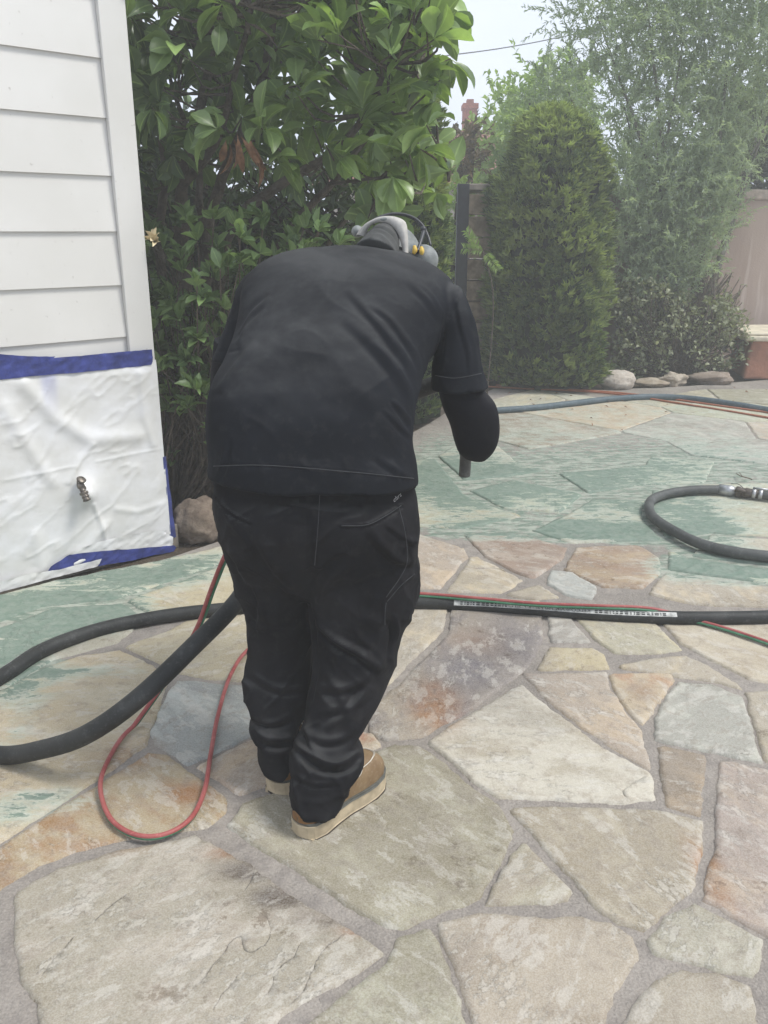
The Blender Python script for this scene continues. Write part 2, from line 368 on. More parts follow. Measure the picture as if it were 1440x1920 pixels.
STAIN = [(240,1420,60,30,'o',.8),(360,1490,50,22,'o',1.4),(170,1590,110,18,'o',.7),(820,1322,44,40,'o',2.4),(900,1210,60,30,'o',.7),(1330,1640,26,60,'o',1.6),(940,1180,90,60,'v',.5),(880,1260,90,60,'v',1.1),(975,1215,50,50,'v',.9),
  (470,1640,55,16,'d',2.2),(540,1688,60,20,'d',2.6),(600,1728,50,18,'d',2.0),(420,1604,40,12,'r',1.6),(660,1752,30,10,'r',1.2),(550,1668,16,9,'o',1.3),(940,1060,50,30,'r',.3),(1150,1060,70,35,'r',.6),(920,1020,70,20,'r',.5),(1205,1300,30,25,'r',.7),(1010,1350,80,30,'d',.35),(350,1300,40,15,'v',.3),(1150,1370,60,50,'r',.25),(20,1905,30,25,'o',1.0),(870,1800,40,60,'d',.4)]
STN = [(blob(a, b, c_, d_, s_), k) for a, b, c_, d_, k, s_ in STAIN]
CR = [[(356,1867),(389,1839),(422,1794),(453,1767),(467,1789),(500,1772),(506,1733),(494,1717)],[(400,1905),(422,1867),(456,1828)],[(483,1894),(511,1850),(522,1828),(556,1794),(567,1772)],[(542,1895),(572,1850),(594,1811),(617,1778),(646,1750)],
 [(78,1839),(111,1794),(144,1761)],[(178,1733),(211,1705),(250,1672)],[(461,1678),(472,1655),(478,1644)],[(1208,1458),(1185,1475),(1165,1490),(1174,1503)],[(884,1070),(927,1068),(950,1077)]]
CRW = []
for ci, cc_ in enumerate(CR):
    q = np.array([G(x, y)[:2] for x, y in cc_]); q = catmull(q, max(8, int(np.linalg.norm(np.diff(q, axis=0), axis=1).sum() / .006))); q3 = np.hstack([q, np.full((len(q), 1), ci * 2.7)])
    q = q + np.stack([fbm(q3, 22, 4, 2), fbm(q3, 22, 4, 7)], 1) * .013; CRW.append(q)
VV = []; FF = []; CC = []; C2 = []; CO = []; base = 0
for si, (poly, kind) in enumerate(stones):
    poly = np.array(poly); ar = .5 * np.sum(poly[:, 0] * np.roll(poly[:, 1], -1) - poly[:, 1] * np.roll(poly[:, 0], -1))
    if ar < 0: poly = poly[::-1]
    cy = poly[:, 1].mean(); near = cy < 3.4
    step = .012 if near else .03
    # resample the outline, roughen it
    out = []
    for i in range(len(poly)):
        a, b = poly[i], poly[(i + 1) % len(poly)]; m = max(1, int(np.hypot(*(b - a)) / step))
        for k in range(m): out.append(a + (b - a) * k / m)
    out = np.array(out)
    for _ in range(0): out = .25 * np.roll(out, 1, 0) + .5 * out + .25 * np.roll(out, -1, 0)
    nn = np.roll(out, -1, 0) - np.roll(out, 1, 0); nn = np.stack([nn[:, 1], -nn[:, 0]], 1); nn /= np.linalg.norm(nn, axis=1)[:, None] + 1e-9
    q3 = np.hstack([out, np.full((len(out), 1), si * 3.1)])
    out = out + nn * ((.005 if si < len(S) else 0) + fbm(q3, 11, 4, 3) * .010 + fbm(q3, 60, 2, 9) * .005)[:, None]
    ins = out - nn * .006; ins2 = out - nn * .018
    x0, y0 = out.min(0); x1, y1 = out.max(0); sp = .02 if near else .045
    gx, gy = np.meshgrid(np.arange(x0, x1, sp), np.arange(y0, y1, sp)); gx = gx.ravel() + rs.uniform(-.3, .3, gx.size) * sp; gy = gy.ravel() + rs.uniform(-.3, .3, gy.size) * sp
    k = ptin(out, gx, gy); gx, gy = gx[k], gy[k]; k = segdist(out, gx, gy) > .024; gx, gy = gx[k], gy[k]
    def good(r, lo): m_ = ptin(out, r[:, 0], r[:, 1]); m_ &= segdist(out, r[:, 0], r[:, 1]) > lo; return r[m_]
    pts = np.vstack([out, good(ins, .004), good(ins2, .012), np.stack([gx, gy], 1)])
    n0 = len(out)
    mycr = []
    for q in CRW:
        if ptin(out, q[:, 0], q[:, 1]).mean() < .5: continue
        T_ = np.gradient(q, axis=0); T_ /= np.linalg.norm(T_, axis=1)[:, None] + 1e-9; n_ = np.stack([-T_[:, 1], T_[:, 0]], 1); mycr.append(q)
        dd_ = segdist(q, pts[:, 0], pts[:, 1], False); pts = pts[(dd_ > .004) | (np.arange(len(pts)) < len(out))]
        for o_ in (-.0013, 0, .0013): pts = np.vstack([pts, good(q + n_ * o_, .006)])
    res = delaunay_2d_cdt([Vector(p_) for p_ in pts], [(i, (i + 1) % n0) for i in range(n0)], [], 1, 1e-6)
    v2 = np.array([tuple(v) for v in res[0]])
    if len(res[2]) == 0: continue
    d = segdist(out, v2[:, 0], v2[:, 1]); q3 = np.hstack([v2, np.zeros((len(v2), 1))])
    ht = (.0055 if near else .006) + rs.uniform(-.0015, .0015)
    tx, ty = rs.uniform(-.004, .004, 2)
    z = .002 + ht * (1 - np.exp(-d / .0018)) + fbm(q3, 3.2, 3, 21 + si) * .004 + fbm(q3, 14, 3, 5) * .0015 + (v2[:, 0] - v2[:, 0].mean()) * tx + (v2[:, 1] - v2[:, 1].mean()) * ty
    crd = np.zeros(len(v2))
    for ic, q in enumerate(mycr):
        best = np.full(len(v2), 1e9); sd_ = np.zeros(len(v2)); tt = np.zeros(len(v2))
        for i in range(len(q) - 1):
            ab = q[i + 1] - q[i]; L2 = ab @ ab + 1e-12; t_ = np.clip(((v2 - q[i]) @ ab) / L2, 0, 1); dv = v2 - q[i] - t_[:, None] * ab; dl = np.hypot(dv[:, 0], dv[:, 1]); m_ = dl < best; best[m_] = dl[m_]; sd_[m_] = np.sign(ab[0] * dv[:, 1] - ab[1] * dv[:, 0])[m_]; tt[m_] = (i + t_[m_]) / (len(q) - 1)
        crk = np.clip(np.sin(np.pi * tt) * 3, 0, 1) * (best < .0006); z -= crk * .003; crd = np.maximum(crd, crk)
        z += np.where(sd_ > 0, .0026, -.0006) * np.exp(-best / .035) * np.clip(np.sin(np.pi * tt) * 3, 0, 1)
    z[d < 1e-4] = -.004
    VV.append(np.hstack([v2, z[:, None]])); FF += [tuple(i + base for i in f) for f in res[2]]; base += len(v2)
    ca, cb = PAL[kind]; jit = 1 + rs.uniform(-.05, .05, 3) * .8 + rs.uniform(-.08, .06)
    ca = np.array(s2l(ca)) * jit; cb = np.array(s2l(cb)) * jit
    ca = np.tile(ca, (len(v2), 1)); cb = np.tile(cb, (len(v2), 1))
    for (bx, by, rx, ry, s_), kk in STN:
        wg = np.clip(s_ * np.exp(-(((v2[:, 0] - bx) / rx) ** 2 + ((v2[:, 1] - by) / ry) ** 2) * 1.2), 0, 1)[:, None]
        tgt = np.array(s2l({'o': (158, 112, 68), 'v': (112, 106, 114), 'd': (98, 86, 76), 'r': (158, 128, 106)}[kk]))
        ca = ca * (1 - wg) + tgt * wg; cb = cb * (1 - wg * .35) + tgt * wg * .35
    tn_ = np.array([.855, .84, .765]) * (1 - .75 * crd[:, None]); CC.append(ca * tn_); C2.append(cb * tn_)
    CO.append(np.stack([coatw(v2[:, 0], v2[:, 1]), np.full(len(v2), rs.uniform()), np.clip(d / .05, 0, 1)], 1))
V = np.vstack(VV); tri = np.array([f[:3] for f in FF])
me = fastmesh('patio', V, tri, 3); smooth(me); setcol(me, 'ca', np.vstack(CC)); setcol(me, 'cb', np.vstack(C2)); setcol(me, 'coat', np.vstack(CO))
t = NT('flagstone'); at = t.attr('coat'); sp_ = t.sep(at.outputs['Color'])
g_ = t.n('NewGeometry'); off = t.n('CombineXYZ'); t.l(t.math('MULTIPLY', sp_[1], 37.0), off.inputs[2]); t.l(t.math('MULTIPLY', sp_[1], 11.0), off.inputs[0])
va = t.n('VectorMath'); t.l(g_.outputs['Position'], va.inputs[0]); t.l(off.outputs[0], va.inputs[1])
vr = t.n('VectorRotate'); vr.rotation_type = 'Z_AXIS'; t.l(va.outputs[0], vr.inputs['Vector']); t.l(t.math('MULTIPLY', sp_[1], 2.6), vr.inputs['Angle'])
mp_ = t.n('Mapping'); t.l(vr.outputs[0], mp_.inputs[0]); mp_.inputs['Scale'].default_value = (1, 1.9, 1)
va, an = va.outputs[0], mp_.outputs[0]
n1 = t.noise(an, 3.6, 9, .66, .25); n2 = t.noise(va, 26, 7, .65, .1); n3 = t.noise(va, 260, 3, .6); n4 = t.noise(an, 9, 9, .7, .2); n5 = t.noise(va, 2.2, 4, .5, .3)
A = t.attr('ca').outputs['Color']; B_ = t.attr('cb').outputs['Color']
c = t.mix(t.mr(n1, .46, .62, 0, .8), A, B_)
c = t.mix(t.mr(n4, .53, .58, 0, .7), c, t.mix(.5, c, (.60, .57, .51)))
c = t.mix(t.mr(n2, .50, .64, 0, .7), c, t.mix(1, c, (.66, .61, .55), 'MULTIPLY'))
c = t.mix(t.mr(n5, .45, .65, 0, .7), c, t.mix(1, c, (.80, .78, .74), 'MULTIPLY'))
c = t.mix(t.mr(n3, .35, .65, 0, .8), t.mix(1, c, (.88, .87, .85), 'MULTIPLY'), t.mix(.2, c, (.62, .60, .55)))
# thin cleft lines where a layer of the stone ends
nq = t.noise(an, 6, 9, .72, .15); st_ = t.math('FRACT', t.math('MULTIPLY', nq, 7.0)); cl = t.mr(st_, .0, .035, 1, 0)
gate = t.mr(t.noise(va, 5, 3), .53, .62); clg = t.math('MULTIPLY', cl, gate)
c = t.mix(t.math('MULTIPLY', clg, .38), c, (.17, .15, .13))
pk = t.mr(t.noise(an, 13, 8, .74, .1), .555, .57); pg = t.mr(t.noise(va, 2.6, 3), .42, .6); pk = t.math('MULTIPLY', pk, pg)
c = t.mix(t.math('MULTIPLY', pk, .55), c, t.mix(.45, c, (.66, .63, .56)))
dk = t.mr(t.noise(va, 15, 8, .75, .1), .56, .62); dg = t.mr(n5, .5, .6); c = t.mix(t.math('MULTIPLY', t.math('MULTIPLY', dk, dg), .85), c, t.mix(1, c, (.52, .47, .42), 'MULTIPLY'))
sp2 = t.mr(t.noise(va, 140, 3, .7), .62, .68); c = t.mix(t.math('MULTIPLY', sp2, .35), c, (.20, .17, .14))
# green film, torn along the surface of the stone
mp2 = t.n('Mapping'); t.l(g_.outputs['Position'], mp2.inputs[0]); mp2.inputs['Rotation'].default_value = (0, 0, R(-20)); mp2.inputs['Scale'].default_value = (1, 3.0, 1)
nf = t.noise(mp2.outputs[0], 8, 9, .68, .6); nf2 = t.noise(mp2.outputs[0], 60, 5, .7, .3)
cw = sp_[0]; e = t.math('ADD', cw, t.math('ADD', t.math('MULTIPLY', t.math('SUBTRACT', nf, .5), 1.9), t.math('MULTIPLY', t.math('SUBTRACT', nf2, .5), .9)))
nf3 = t.noise(va, 6, 7, .65, .2); e2 = t.math('ADD', e, t.math('MULTIPLY', t.math('SUBTRACT', nf3, .5), 1.5)); 
solid = t.math('MULTIPLY', t.mr(t.math('ADD', t.math('MULTIPLY', e, .6), t.math('MULTIPLY', e2, .4)), .66, .76), t.mr(cw, .2, .4)); wash = t.math('MULTIPLY', t.mr(e2, .12, .72), t.mr(cw, .08, .5, 0, .7))
c = t.mix(wash, c, t.mix(t.mr(nf, .4, .6), (.30, .36, .29), (.46, .50, .42))); c = t.mix(t.math('MULTIPLY', solid, .85), c, t.mix(t.mr(nf2, .3, .7), (.095, .155, .118), (.145, .205, .16)))
dust = t.mr(n2, .4, .62, 0, .12); c = t.mix(dust, c, (.62, .58, .52))
stair = t.math('ADD', t.math('FLOOR', t.math('MULTIPLY', nq, 7.0)), t.math('MINIMUM', t.math('MULTIPLY', st_, 6.0), 1.0))
bn = t.bump(stair, .35, .003, t.bump(n2, .75, .007, t.bump(n3, .22, .001, t.bump(pk, .7, .0025))))
flag = t.fin(c, t.mr(n2, .3, .7, .62, .85), bn, 0, .35)
patio = obj('patio', me, flag); tag(patio, kind='structure')
# mortar bed: a grid sheet so it can carry the film too
xs = np.linspace(-6, 9, 160); ys = np.linspace(-1, 10, 130); X, Y = np.meshgrid(xs, ys); inside = ptin(PO, X.ravel(), Y.ravel()).reshape(X.shape)
poly = [Vector(p_) for p_ in PO]; gi = np.stack([X[inside], Y[inside]], 1)
res = delaunay_2d_cdt(poly + [Vector(p_) for p_ in gi], [(i, (i + 1) % len(poly)) for i in range(len(poly))], [], 1, 1e-6)
v2 = np.array([tuple(v) for v in res[0]]); me = fastmesh('patio_mortar', np.hstack([v2, np.zeros((len(v2), 1))]), np.array([f[:3] for f in res[2]]), 3)
cw = coatw(v2[:, 0], v2[:, 1]); setcol(me, 'coat', np.stack([cw, cw, cw], 1)); mo = obj('patio_mortar', me, mortar); tag(mo, kind='structure')
# ================================================================ house corner
HC = np.array([-1.063, 3.93, 0]); HD = np.array([-.736, -.677, 0]); HD /= np.linalg.norm(HD); HN = np.array([-HD[1], HD[0], 0]) * -1
if HN.dot(-HC) < 0: HN = -HN
def H(s_, z, off=0.0): return HC + HD * s_ + np.array([0, 0, z]) + HN * off
def W(px, py, off=0.0):
    d = ray(px, py); o = np.array([0, 0, CAMZ]); c0 = HC + HN * off; t_ = (c0 - o).dot(HN) / d.dot(HN); q = o + d * t_ - HC
    return q.dot(HD), q[2]
def WP(px, py, off=0.0): s_, z = W(px, py, off); return H(s_, z, off)
house = empty('house', (HC[0], HC[1], 0), 'white clapboard house corner at the left, its lower wall masked off', 'house')
t = NT('white_paint'); p = t.pos(); n1 = t.noise(p, 2.5, 5); n2 = t.noise(p, 45, 6, .6); n3 = t.noise(p, 380, 2)
c = t.mix(t.mr(n1, .3, .7), (.66, .64, .59), (.71, .69, .645)); c = t.mix(t.mr(n2, .66, .72, 0, .6), c, (.42, .39, .34))
paint = t.fin(c, .55, t.bump(n3, .15, .001, t.bump(n2, .12, .002)), 0, .35)
mb = MB(); EXP = .2215; SL = 3.2; T0 = .118
nz_ = 24
for k in range(-7, 9):
    z0 = 1.45 + k * EXP; z1 = z0 + EXP
    if z1 < .10: continue
    s_ = np.linspace(T0, SL, nz_); wv = fbm(np.stack([s_ * 1.5, np.full(nz_, k * 7.3), s_ * 0], 1), 1, 3) * .0012
    rows = [np.array([H(a, z0, .0135 + b) for a, b in zip(s_, wv)]), np.array([H(a, z1 + .012, .001 + b * .4) for a, b in zip(s_, wv)])]
    mb.grid(np.array(rows)[:, ::-1]); mb.grid(np.array([np.array([H(a, z0, -.002) for a in s_]), rows[0]])[:, ::-1])
mb.build('siding', paint, house, sm=False)
mb = MB()   # corner board and the return wall round the corner
Mh = Matrix((HD, HN, (0, 0, 1))).transposed()
mb.box(H(T0 / 2 - .001, 1.9, .014), (T0, .030, 3.7), Mh); tb = mb.build('corner_board', paint, house, sm=False)
bv = tb.modifiers.new('b', 'BEVEL'); bv.width = .003; bv.segments = 2
mb = MB(); mb.box(H(T0 / 2 + .35, 1.9, -2.5 - .02), (T0 + .9 - .2, 5, 3.7), Mh); mb.box(H(2.2, 1.9, -2.52), (3, 4.96, 3.69), Mh); mb.build('wall', paint, house, sm=False)
conc = simple('foundation', (.30, .26, .21), .9, 14, .25, .6, .006)
mb = MB(); mb.box(H(1.6, .03, -.06), (3.3, .16, .12), Mh); mb.build('foundation', conc, house, sm=False)
# ---- masking sheet
t = NT('masking_plastic'); p = t.pos(); at = t.attr('tint'); n = t.noise(p, 7, 5); n9 = t.noise(t.pos((1, 1, 1.6)), 22, 7, .7, .8)
c = t.mix(t.mr(n, .35, .7), (.66, .65, .61), (.75, .745, .73)); c = t.mix(1, c, at.outputs['Color'], 'MULTIPLY')
plastic = t.fin(c, .32, t.bump(n9, .18, .004), 0, .45, Sheen_Weight=.1)
tape_b = simple('blue_tape', (.035, .048, .20), .55, 20, .3, .4, .004, Sheen_Weight=.1)
nu, nv = 190, 150
s0, s1 = 0.0, 1.75
U = np.linspace(0, 1, nu)
topz = np.interp(U * 1.75, [0, .12, .9, 1.8], [.895, .90, .93, .96])
botpx = lambda u: np.interp(u, [0, .1, .35, .8, 1.8], [.055, .045, .03, .02, .0])
Sg, Tg = np.meshgrid(U * 1.75, np.linspace(0, 1, nv)); top = np.interp(Sg, [0, .12, .9, 1.8], [.895, .90, .93, .96]); bot = botpx(Sg) + fbm(np.stack([Sg * 9, Sg * 0, Sg * 0], 2), 1, 3) * .006
Zg = top * (1 - Tg) + bot * Tg; Sg2 = Sg.copy(); Sg2[:, 0] += 0
Q = np.stack([Sg, Zg, Sg * 0], 2)
off = .042 + fbm(Q, 2.2, 2, 4) * .009 + fbm(Q * [1, 2.2, 1], 9, 3, 8) * .0014
# sharp tension folds: ridged noise plus traced creases
rd = 1 - np.abs(fbm(Q @ np.array([[.8, .6, 0], [-.6, .8, 0], [0, 0, 1]]) * [1, 3.5, 1], 3.4, 3, 31)); off += (rd ** 14) * .0045
def strk(pts, wd, amp, sharp=False):
    global off
    q = np.array([W(*a) for a in pts]); d = segdist(q, Sg.ravel(), Zg.ravel(), False).reshape(Sg.shape)
    off = off + amp * .6 * (np.exp(-d / wd) if sharp else np.exp(-(d / wd) ** 2))
strk([(0, 897), (60, 885), (135, 870)], .006, .006, True); strk([(172, 862), (230, 850), (297, 838)], .006, .006, True)
strk([(40, 720), (95, 780), (160, 820), (250, 815)], .035, .022); strk([(0, 760), (50, 840), (90, 900)], .03, .014); strk([(255, 700), (262, 780), (280, 830)], .02, .014)
strk([(185, 985), (150, 1030), (110, 1075)], .03, .018); strk([(210, 950), (250, 955), (303, 938)], .016, .008)
strk([(60, 1000), (70, 1060), (30, 1100)], .03, .014); strk([(120, 900), (140, 860), (165, 830)], .012, .012); strk([(165, 940), (180, 975), (190, 1010)], .008, .014); strk([(130, 1050), (220, 1020), (320, 1010)], .012, .014)
fs, fz = W(157, 922, .04); off += .040 * np.exp(-(((Sg - fs) / .040) ** 2 + ((Zg - fz) / .050) ** 2)); off += .02 * np.exp(-(((Sg - fs) / .11) ** 2 + ((Zg - fz) / .09) ** 2))
edge = np.clip(Sg / .05, 0, 1) ; off = .033 + (off - .033) * (.25 + .75 * edge) * np.clip(Tg / .06, .12, 1)
off = np.maximum(off, .0315)
A = HC + Sg[..., None] * HD + np.dstack([Sg * 0, Sg * 0, Zg]) + off[..., None] * HN
wrap = A[:, :1] + 0; wrap2 = wrap - HN * .05 - HD * .004; A = np.concatenate([wrap2, wrap + HN * 0 - HD * .003, A], 1)
tint = np.ones(A.shape); bl = np.array([W(*q) for q in ((82, 690), (88, 745), (95, 800))]); dd = segdist(bl, Sg.ravel(), Zg.ravel(), False).reshape(Sg.shape)
wgt = (np.exp(-(dd / .035) ** 4) * np.clip(1.05 - Tg * 4.2, 0, 1) * .6)[..., None]; tint[:, 2:] = 1 * (1 - wgt) + np.array([.42, .45, .80]) * wgt
mb = MB(); mb.grid(A[:, ::-1]); me = mb.mesh('masking_sheet'); smooth(me); setcol(me, 'tint', tint[:, ::-1].reshape(-1, 3))
sheet = obj('masking_sheet', me, plastic); tag(sheet, 'crinkled white masking plastic taped over the lower house wall', 'masking sheet')
def tape_strip(outline, off_, nm='tape', mat=tape_b, parent=sheet, thick=.0, wob=.004):
    q = np.array([W(x, y, off_) for x, y in outline]); n = len(q)
    ar = .5 * np.sum(q[:, 0] * np.roll(q[:, 1], -1) - q[:, 1] * np.roll(q[:, 0], -1)); q = q if ar > 0 else q[::-1]
    out = np.array([q[i] + (q[(i + 1) % n] - q[i]) * k / 8 for i in range(n) for k in range(8)]); out += np.stack([fbm(np.hstack([out, out[:, :1] * 0]), 40, 2, 3), fbm(np.hstack([out, out[:, :1] * 0]), 40, 2, 5)], 1) * .0016
    gx, gy = np.meshgrid(np.arange(q[:, 0].min(), q[:, 0].max(), .012), np.arange(q[:, 1].min(), q[:, 1].max(), .009)); gx = gx.ravel(); gy = gy.ravel(); k = ptin(out, gx, gy); gx, gy = gx[k], gy[k]
    k = segdist(out, gx, gy) > .003; gx, gy = gx[k], gy[k]
    res = delaunay_2d_cdt([Vector(a) for a in out] + [Vector((a, b)) for a, b in zip(gx, gy)], [(i, (i + 1) % len(out)) for i in range(len(out))], [], 1, 1e-7)
    v2 = np.array([tuple(v) for v in res[0]]); q3 = np.hstack([v2, v2[:, :1] * 0])
    of = off_ + np.abs(fbm(q3 * [1, 2, 1], 16, 3, 7)) * wob * 2 + (1 - np.abs(fbm(q3 @ np.array([[.9, .4, 0], [-.4, .9, 0], [0, 0, 1]]) * [1, 4, 1], 8, 2, 17))) ** 8 * wob
    co = HC + v2[:, :1] * HD + np.hstack([v2 * 0, v2[:, 1:2]]) + of[:, None] * HN
    me = fastmesh(nm, co, np.array([f[:3] for f in res[2]]), 3); smooth(me); return obj(nm, me, mat, parent)
tape_strip([(-40, 662), (0, 664), (60, 668), (103, 668), (100, 671), (150, 667), (220, 660), (285, 655), (286, 678), (283, 684), (230, 690), (150, 698), (60, 705), (0, 712), (-40, 716)], .040)
tape_strip([(82, 1084), (95, 1062), (130, 1040), (190, 1033), (260, 1028), (326, 1022), (330, 1026), (326, 1034), (290, 1040), (250, 1050), (190, 1060), (150, 1068), (105, 1072), (88, 1085)], .062)
tape_strip([(-30, 1098), (0, 1090), (60, 1075), (110, 1068), (190, 1047), (183, 1062), (120, 1078), (60, 1094), (0, 1110), (-30, 1116)], .072, 'loose_flap', plastic, sheet)
tape_strip([(184, 1016), (225, 1005), (290, 995), (312, 992), (310, 1000), (324, 1007), (324, 1022), (290, 1029), (220, 1030), (150, 1038), (120, 1044), (150, 1028)], .060, 'loose_flap', plastic, sheet)
for o_ in [o for o in bpy.data.objects if o.name.startswith('loose_flap')]: setcol(o_.data, 'tint', np.ones((len(o_.data.vertices), 3)))
mb = MB()   # tape wrapped round the corner edge
zs = np.linspace(.03, .44, 30); wv = fbm(np.stack([zs * 14, zs * 0, zs * 0], 1), 1, 3) * .004
A = np.array([[H(.005, z, .036), H(-.012 - (.44 - z) * .05 + a, z, .034), H(-.018 - (.44 - z) * .08 + a, z, -.03)] for z, a in zip(zs, wv)]); mb.grid(A)
mb.build('tape', tape_b, sheet)
# ---- tap poking through
brass = simple('tarnished_metal', (.16, .14, .12), .42, 60, .5, .4, .001, metal=.75, spec=.5)
tapo = empty('hose_tap', tuple(H(fs, fz, .06)), 'tarnished hose tap poking through a tear in the masking plastic', 'tap')
mb = MB(); F0 = Vector(WP(152, 912, .09)); ax = Vector(WP(164, 940, .125)) - Vector(WP(152, 912, .09)); ax.normalize()
L_ = .085; mb.lathe([(-.03, .008), (-.01, .016), (.004, .017), (.008, .012), (.026, .012), (.028, .019), (.036, .019), (.038, .0145), (.046, .0145), (.047, .0165), (.052, .0165), (.053, .0145), (.060, .0145), (.062, .017), (.068, .017), (.069, .012), (.066, .008)], F0, ax)
mb.build('spout', brass, tapo)
mb = MB(); u2 = ax.cross(Vector(HN)).normalized(); mb.lathe([(0, .006), (.02, .006), (.021, .019), (.026, .021), (.030, .017), (.031, .004)], F0 - ax * .012, (Vector((0, 0, 1)) * .8 + Vector(HN) * .5 - Vector(HD) * .1)); mb.build('handle', brass, tapo)
mb = MB(); mb.tube([H(fs, fz + .01, -.02), H(fs, fz + .012, .06), F0], [.012, .013, .014], 14, 10); mb.build('pipe', brass, tapo)
for k in range(5):   # torn lips of plastic round the tap
    pass
# ================================================================ plants
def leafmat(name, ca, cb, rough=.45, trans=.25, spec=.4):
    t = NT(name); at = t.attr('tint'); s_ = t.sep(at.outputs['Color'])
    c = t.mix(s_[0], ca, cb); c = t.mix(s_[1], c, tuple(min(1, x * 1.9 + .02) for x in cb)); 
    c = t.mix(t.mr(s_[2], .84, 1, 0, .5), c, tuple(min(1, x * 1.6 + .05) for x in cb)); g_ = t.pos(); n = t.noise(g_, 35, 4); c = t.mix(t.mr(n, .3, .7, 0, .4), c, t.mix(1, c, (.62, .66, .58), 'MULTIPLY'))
    t.fin(c, rough, None, 0, spec)
    tr = t.n('BsdfTranslucent'); t.l(t.mix(1, c, (1.5, 1.6, .8), 'MULTIPLY'), tr.inputs[0])
    ms = t.n('MixShader'); ms.inputs[0].default_value = trans; t.l(t.b.outputs[0], ms.inputs[1]); t.l(tr.outputs[0], ms.inputs[2]); t.l(ms.outputs[0], t.out.inputs[0])
    return t.m
def leaf_template(kind):
    """rows of (along, half width, droop) with a folded midrib; returns V (n,3), F quads"""
    if kind == 'broad': ss = [(0, .05, 0), (.10, .12, .0), (.25, .46, .02), (.45, .76, .02), (.65, .92, -.02), (.82, .72, -.08), (.93, .38, -.14), (1, .03, -.19)]; fold = .22
    elif kind == 'ovate': ss = [(0, .06, 0), (.22, .7, .03), (.5, 1, .02), (.8, .62, -.05), (1, .04, -.14)]; fold = .3
    else: ss = [(0, .25, 0), (.4, 1, .03), (1, .08, -.05)]; fold = .35
    V = []; F = []
    for a, w_, z in ss: V += [(a, -w_, z + fold * w_ * .5), (a, 0, z), (a, w_, z + fold * w_ * .5)]
    for i in range(len(ss) - 1):
        for j in (0, 1): F.append((i * 3 + j, i * 3 + j + 1, i * 3 + j + 4, i * 3 + j + 3))
    return np.array(V, float), np.array(F)
def leaves(name, Pn, D, Ln, Wd, kind, mat, parent=None, tint=None, curl=.25, rng=RNG):
    """Pn (n,3) leaf bases, D (n,3) directions"""
    n = len(Pn); V0, F0 = leaf_template(kind); D = D / (np.linalg.norm(D, axis=1)[:, None] + 1e-9)
    up = np.array([0, 0, 1.0]) + rng.normal(0, .45, (n, 3)); S_ = np.cross(D, up); S_ /= np.linalg.norm(S_, axis=1)[:, None] + 1e-9; N_ = np.cross(S_, D)
    a = V0[:, 0][None]; b = V0[:, 1][None]; z = V0[:, 2][None]; cv = rng.normal(0, curl, n)[:, None]
    wob = rng.normal(0, .35, n)[:, None] * np.sin(a * 5 + rng.uniform(0, 6, n)[:, None]) * b * .35
    A_ = Ln[:, None] * a; B_ = Wd[:, None] * b; Z_ = Ln[:, None] * (z * 1.0 - cv * a * a * .5) + Wd[:, None] * wob
    V = Pn[:, None] + A_[..., None] * D[:, None] + B_[..., None] * S_[:, None] + Z_[..., None] * N_[:, None]
    F = (F0[None] + (np.arange(n) * len(V0))[:, None, None]).reshape(-1, 4)
    me = fastmesh(name, V.reshape(-1, 3), F); smooth(me)
    if tint is None: tint = np.stack([rng.uniform(0, 1, n), np.zeros(n), np.zeros(n)], 1)
    TT = np.repeat(tint, len(V0), 0); TT[:, 2] = np.tile(np.arange(len(V0)) % 3 == 1, n); setcol(me, 'tint', TT); return obj(name, me, mat, parent)
def unit(n, rng=RNG): v = rng.normal(0, 1, (n, 3)); return v / np.linalg.norm(v, axis=1)[:, None]
bark = simple('bark', (.13, .105, .08), .9, 18, .35, .9, .02)
bark2 = simple('dark_bark', (.06, .045, .035), .9, 18, .35, .9, .01)
# ---------------- broad leaved tree, upper left
mag = leafmat('magnolia_leaf', (.10, .15, .07), (.22, .31, .10), .34, .32, .5)
tree = empty('magnolia_tree', tuple(P(370, 900, 4.9) * [1, 1, 0]), 'broad-leaved tree with big oval leaves behind the house corner', 'tree')
mb = MB()
BR = [([(352, 980, 4.9), (345, 600, 4.9), (340, 430, 4.85), (340, 340, 4.8), (368, 230, 4.8), (400, 60, 4.8)], .052, .02),
      ([(392, 980, 5), (388, 600, 4.95), (386, 430, 4.9), (400, 375, 4.9), (430, 290, 4.8), (490, 150, 4.7), (520, -40, 4.6)], .046, .016),
      ([(320, 900, 5.1), (300, 430, 5.2), (312, 340, 5.2), (290, 200, 5.1)], .034, .014), ([(386, 440, 4.95), (372, 370, 5), (365, 300, 5.0), (330, 180, 5.1)], .026, .012),
      ([(400, 560, 4.8), (440, 420, 4.7), (520, 350, 4.6), (600, 305, 4.5), (670, 235, 4.4), (730, 120, 4.3)], .034, .012),
      ([(480, 560, 5.0), (545, 432, 4.9), (585, 385, 4.8), (625, 340, 4.7), (700, 240, 4.6), (780, 130, 4.6)], .028, .010),
      ([(340, 345, 4.8), (390, 290, 4.7), (420, 220, 4.6), (470, 30, 4.4)], .026, .012), ([(268, 560, 5.0), (262, 400, 5.0), (240, 320, 5.1), (200, 200, 5.1)], .022, .01),
      ([(620, 345, 4.7), (720, 330, 4.4), (800, 312, 4.3), (840, 314, 4.25)], .008, .004), ([(466, 60, 4.3), (462, 30, 4.25), (468, 12, 4.2)], .016, .012), ([(560, 700, 5.2), (590, 500, 5.2), (700, 360, 5.0), (790, 260, 4.9)], .02, .008)]
for pts, r0, r1 in BR:
    q = catmull([P(*a) for a in pts], 26); q += np.stack([fbm(q, 5, 3, k) for k in (1, 2, 3)], 1) * .02; mb.tube(q, list(np.linspace(r0, r1, 26)), 10)
trunk = mb.build('trunk', bark, tree)
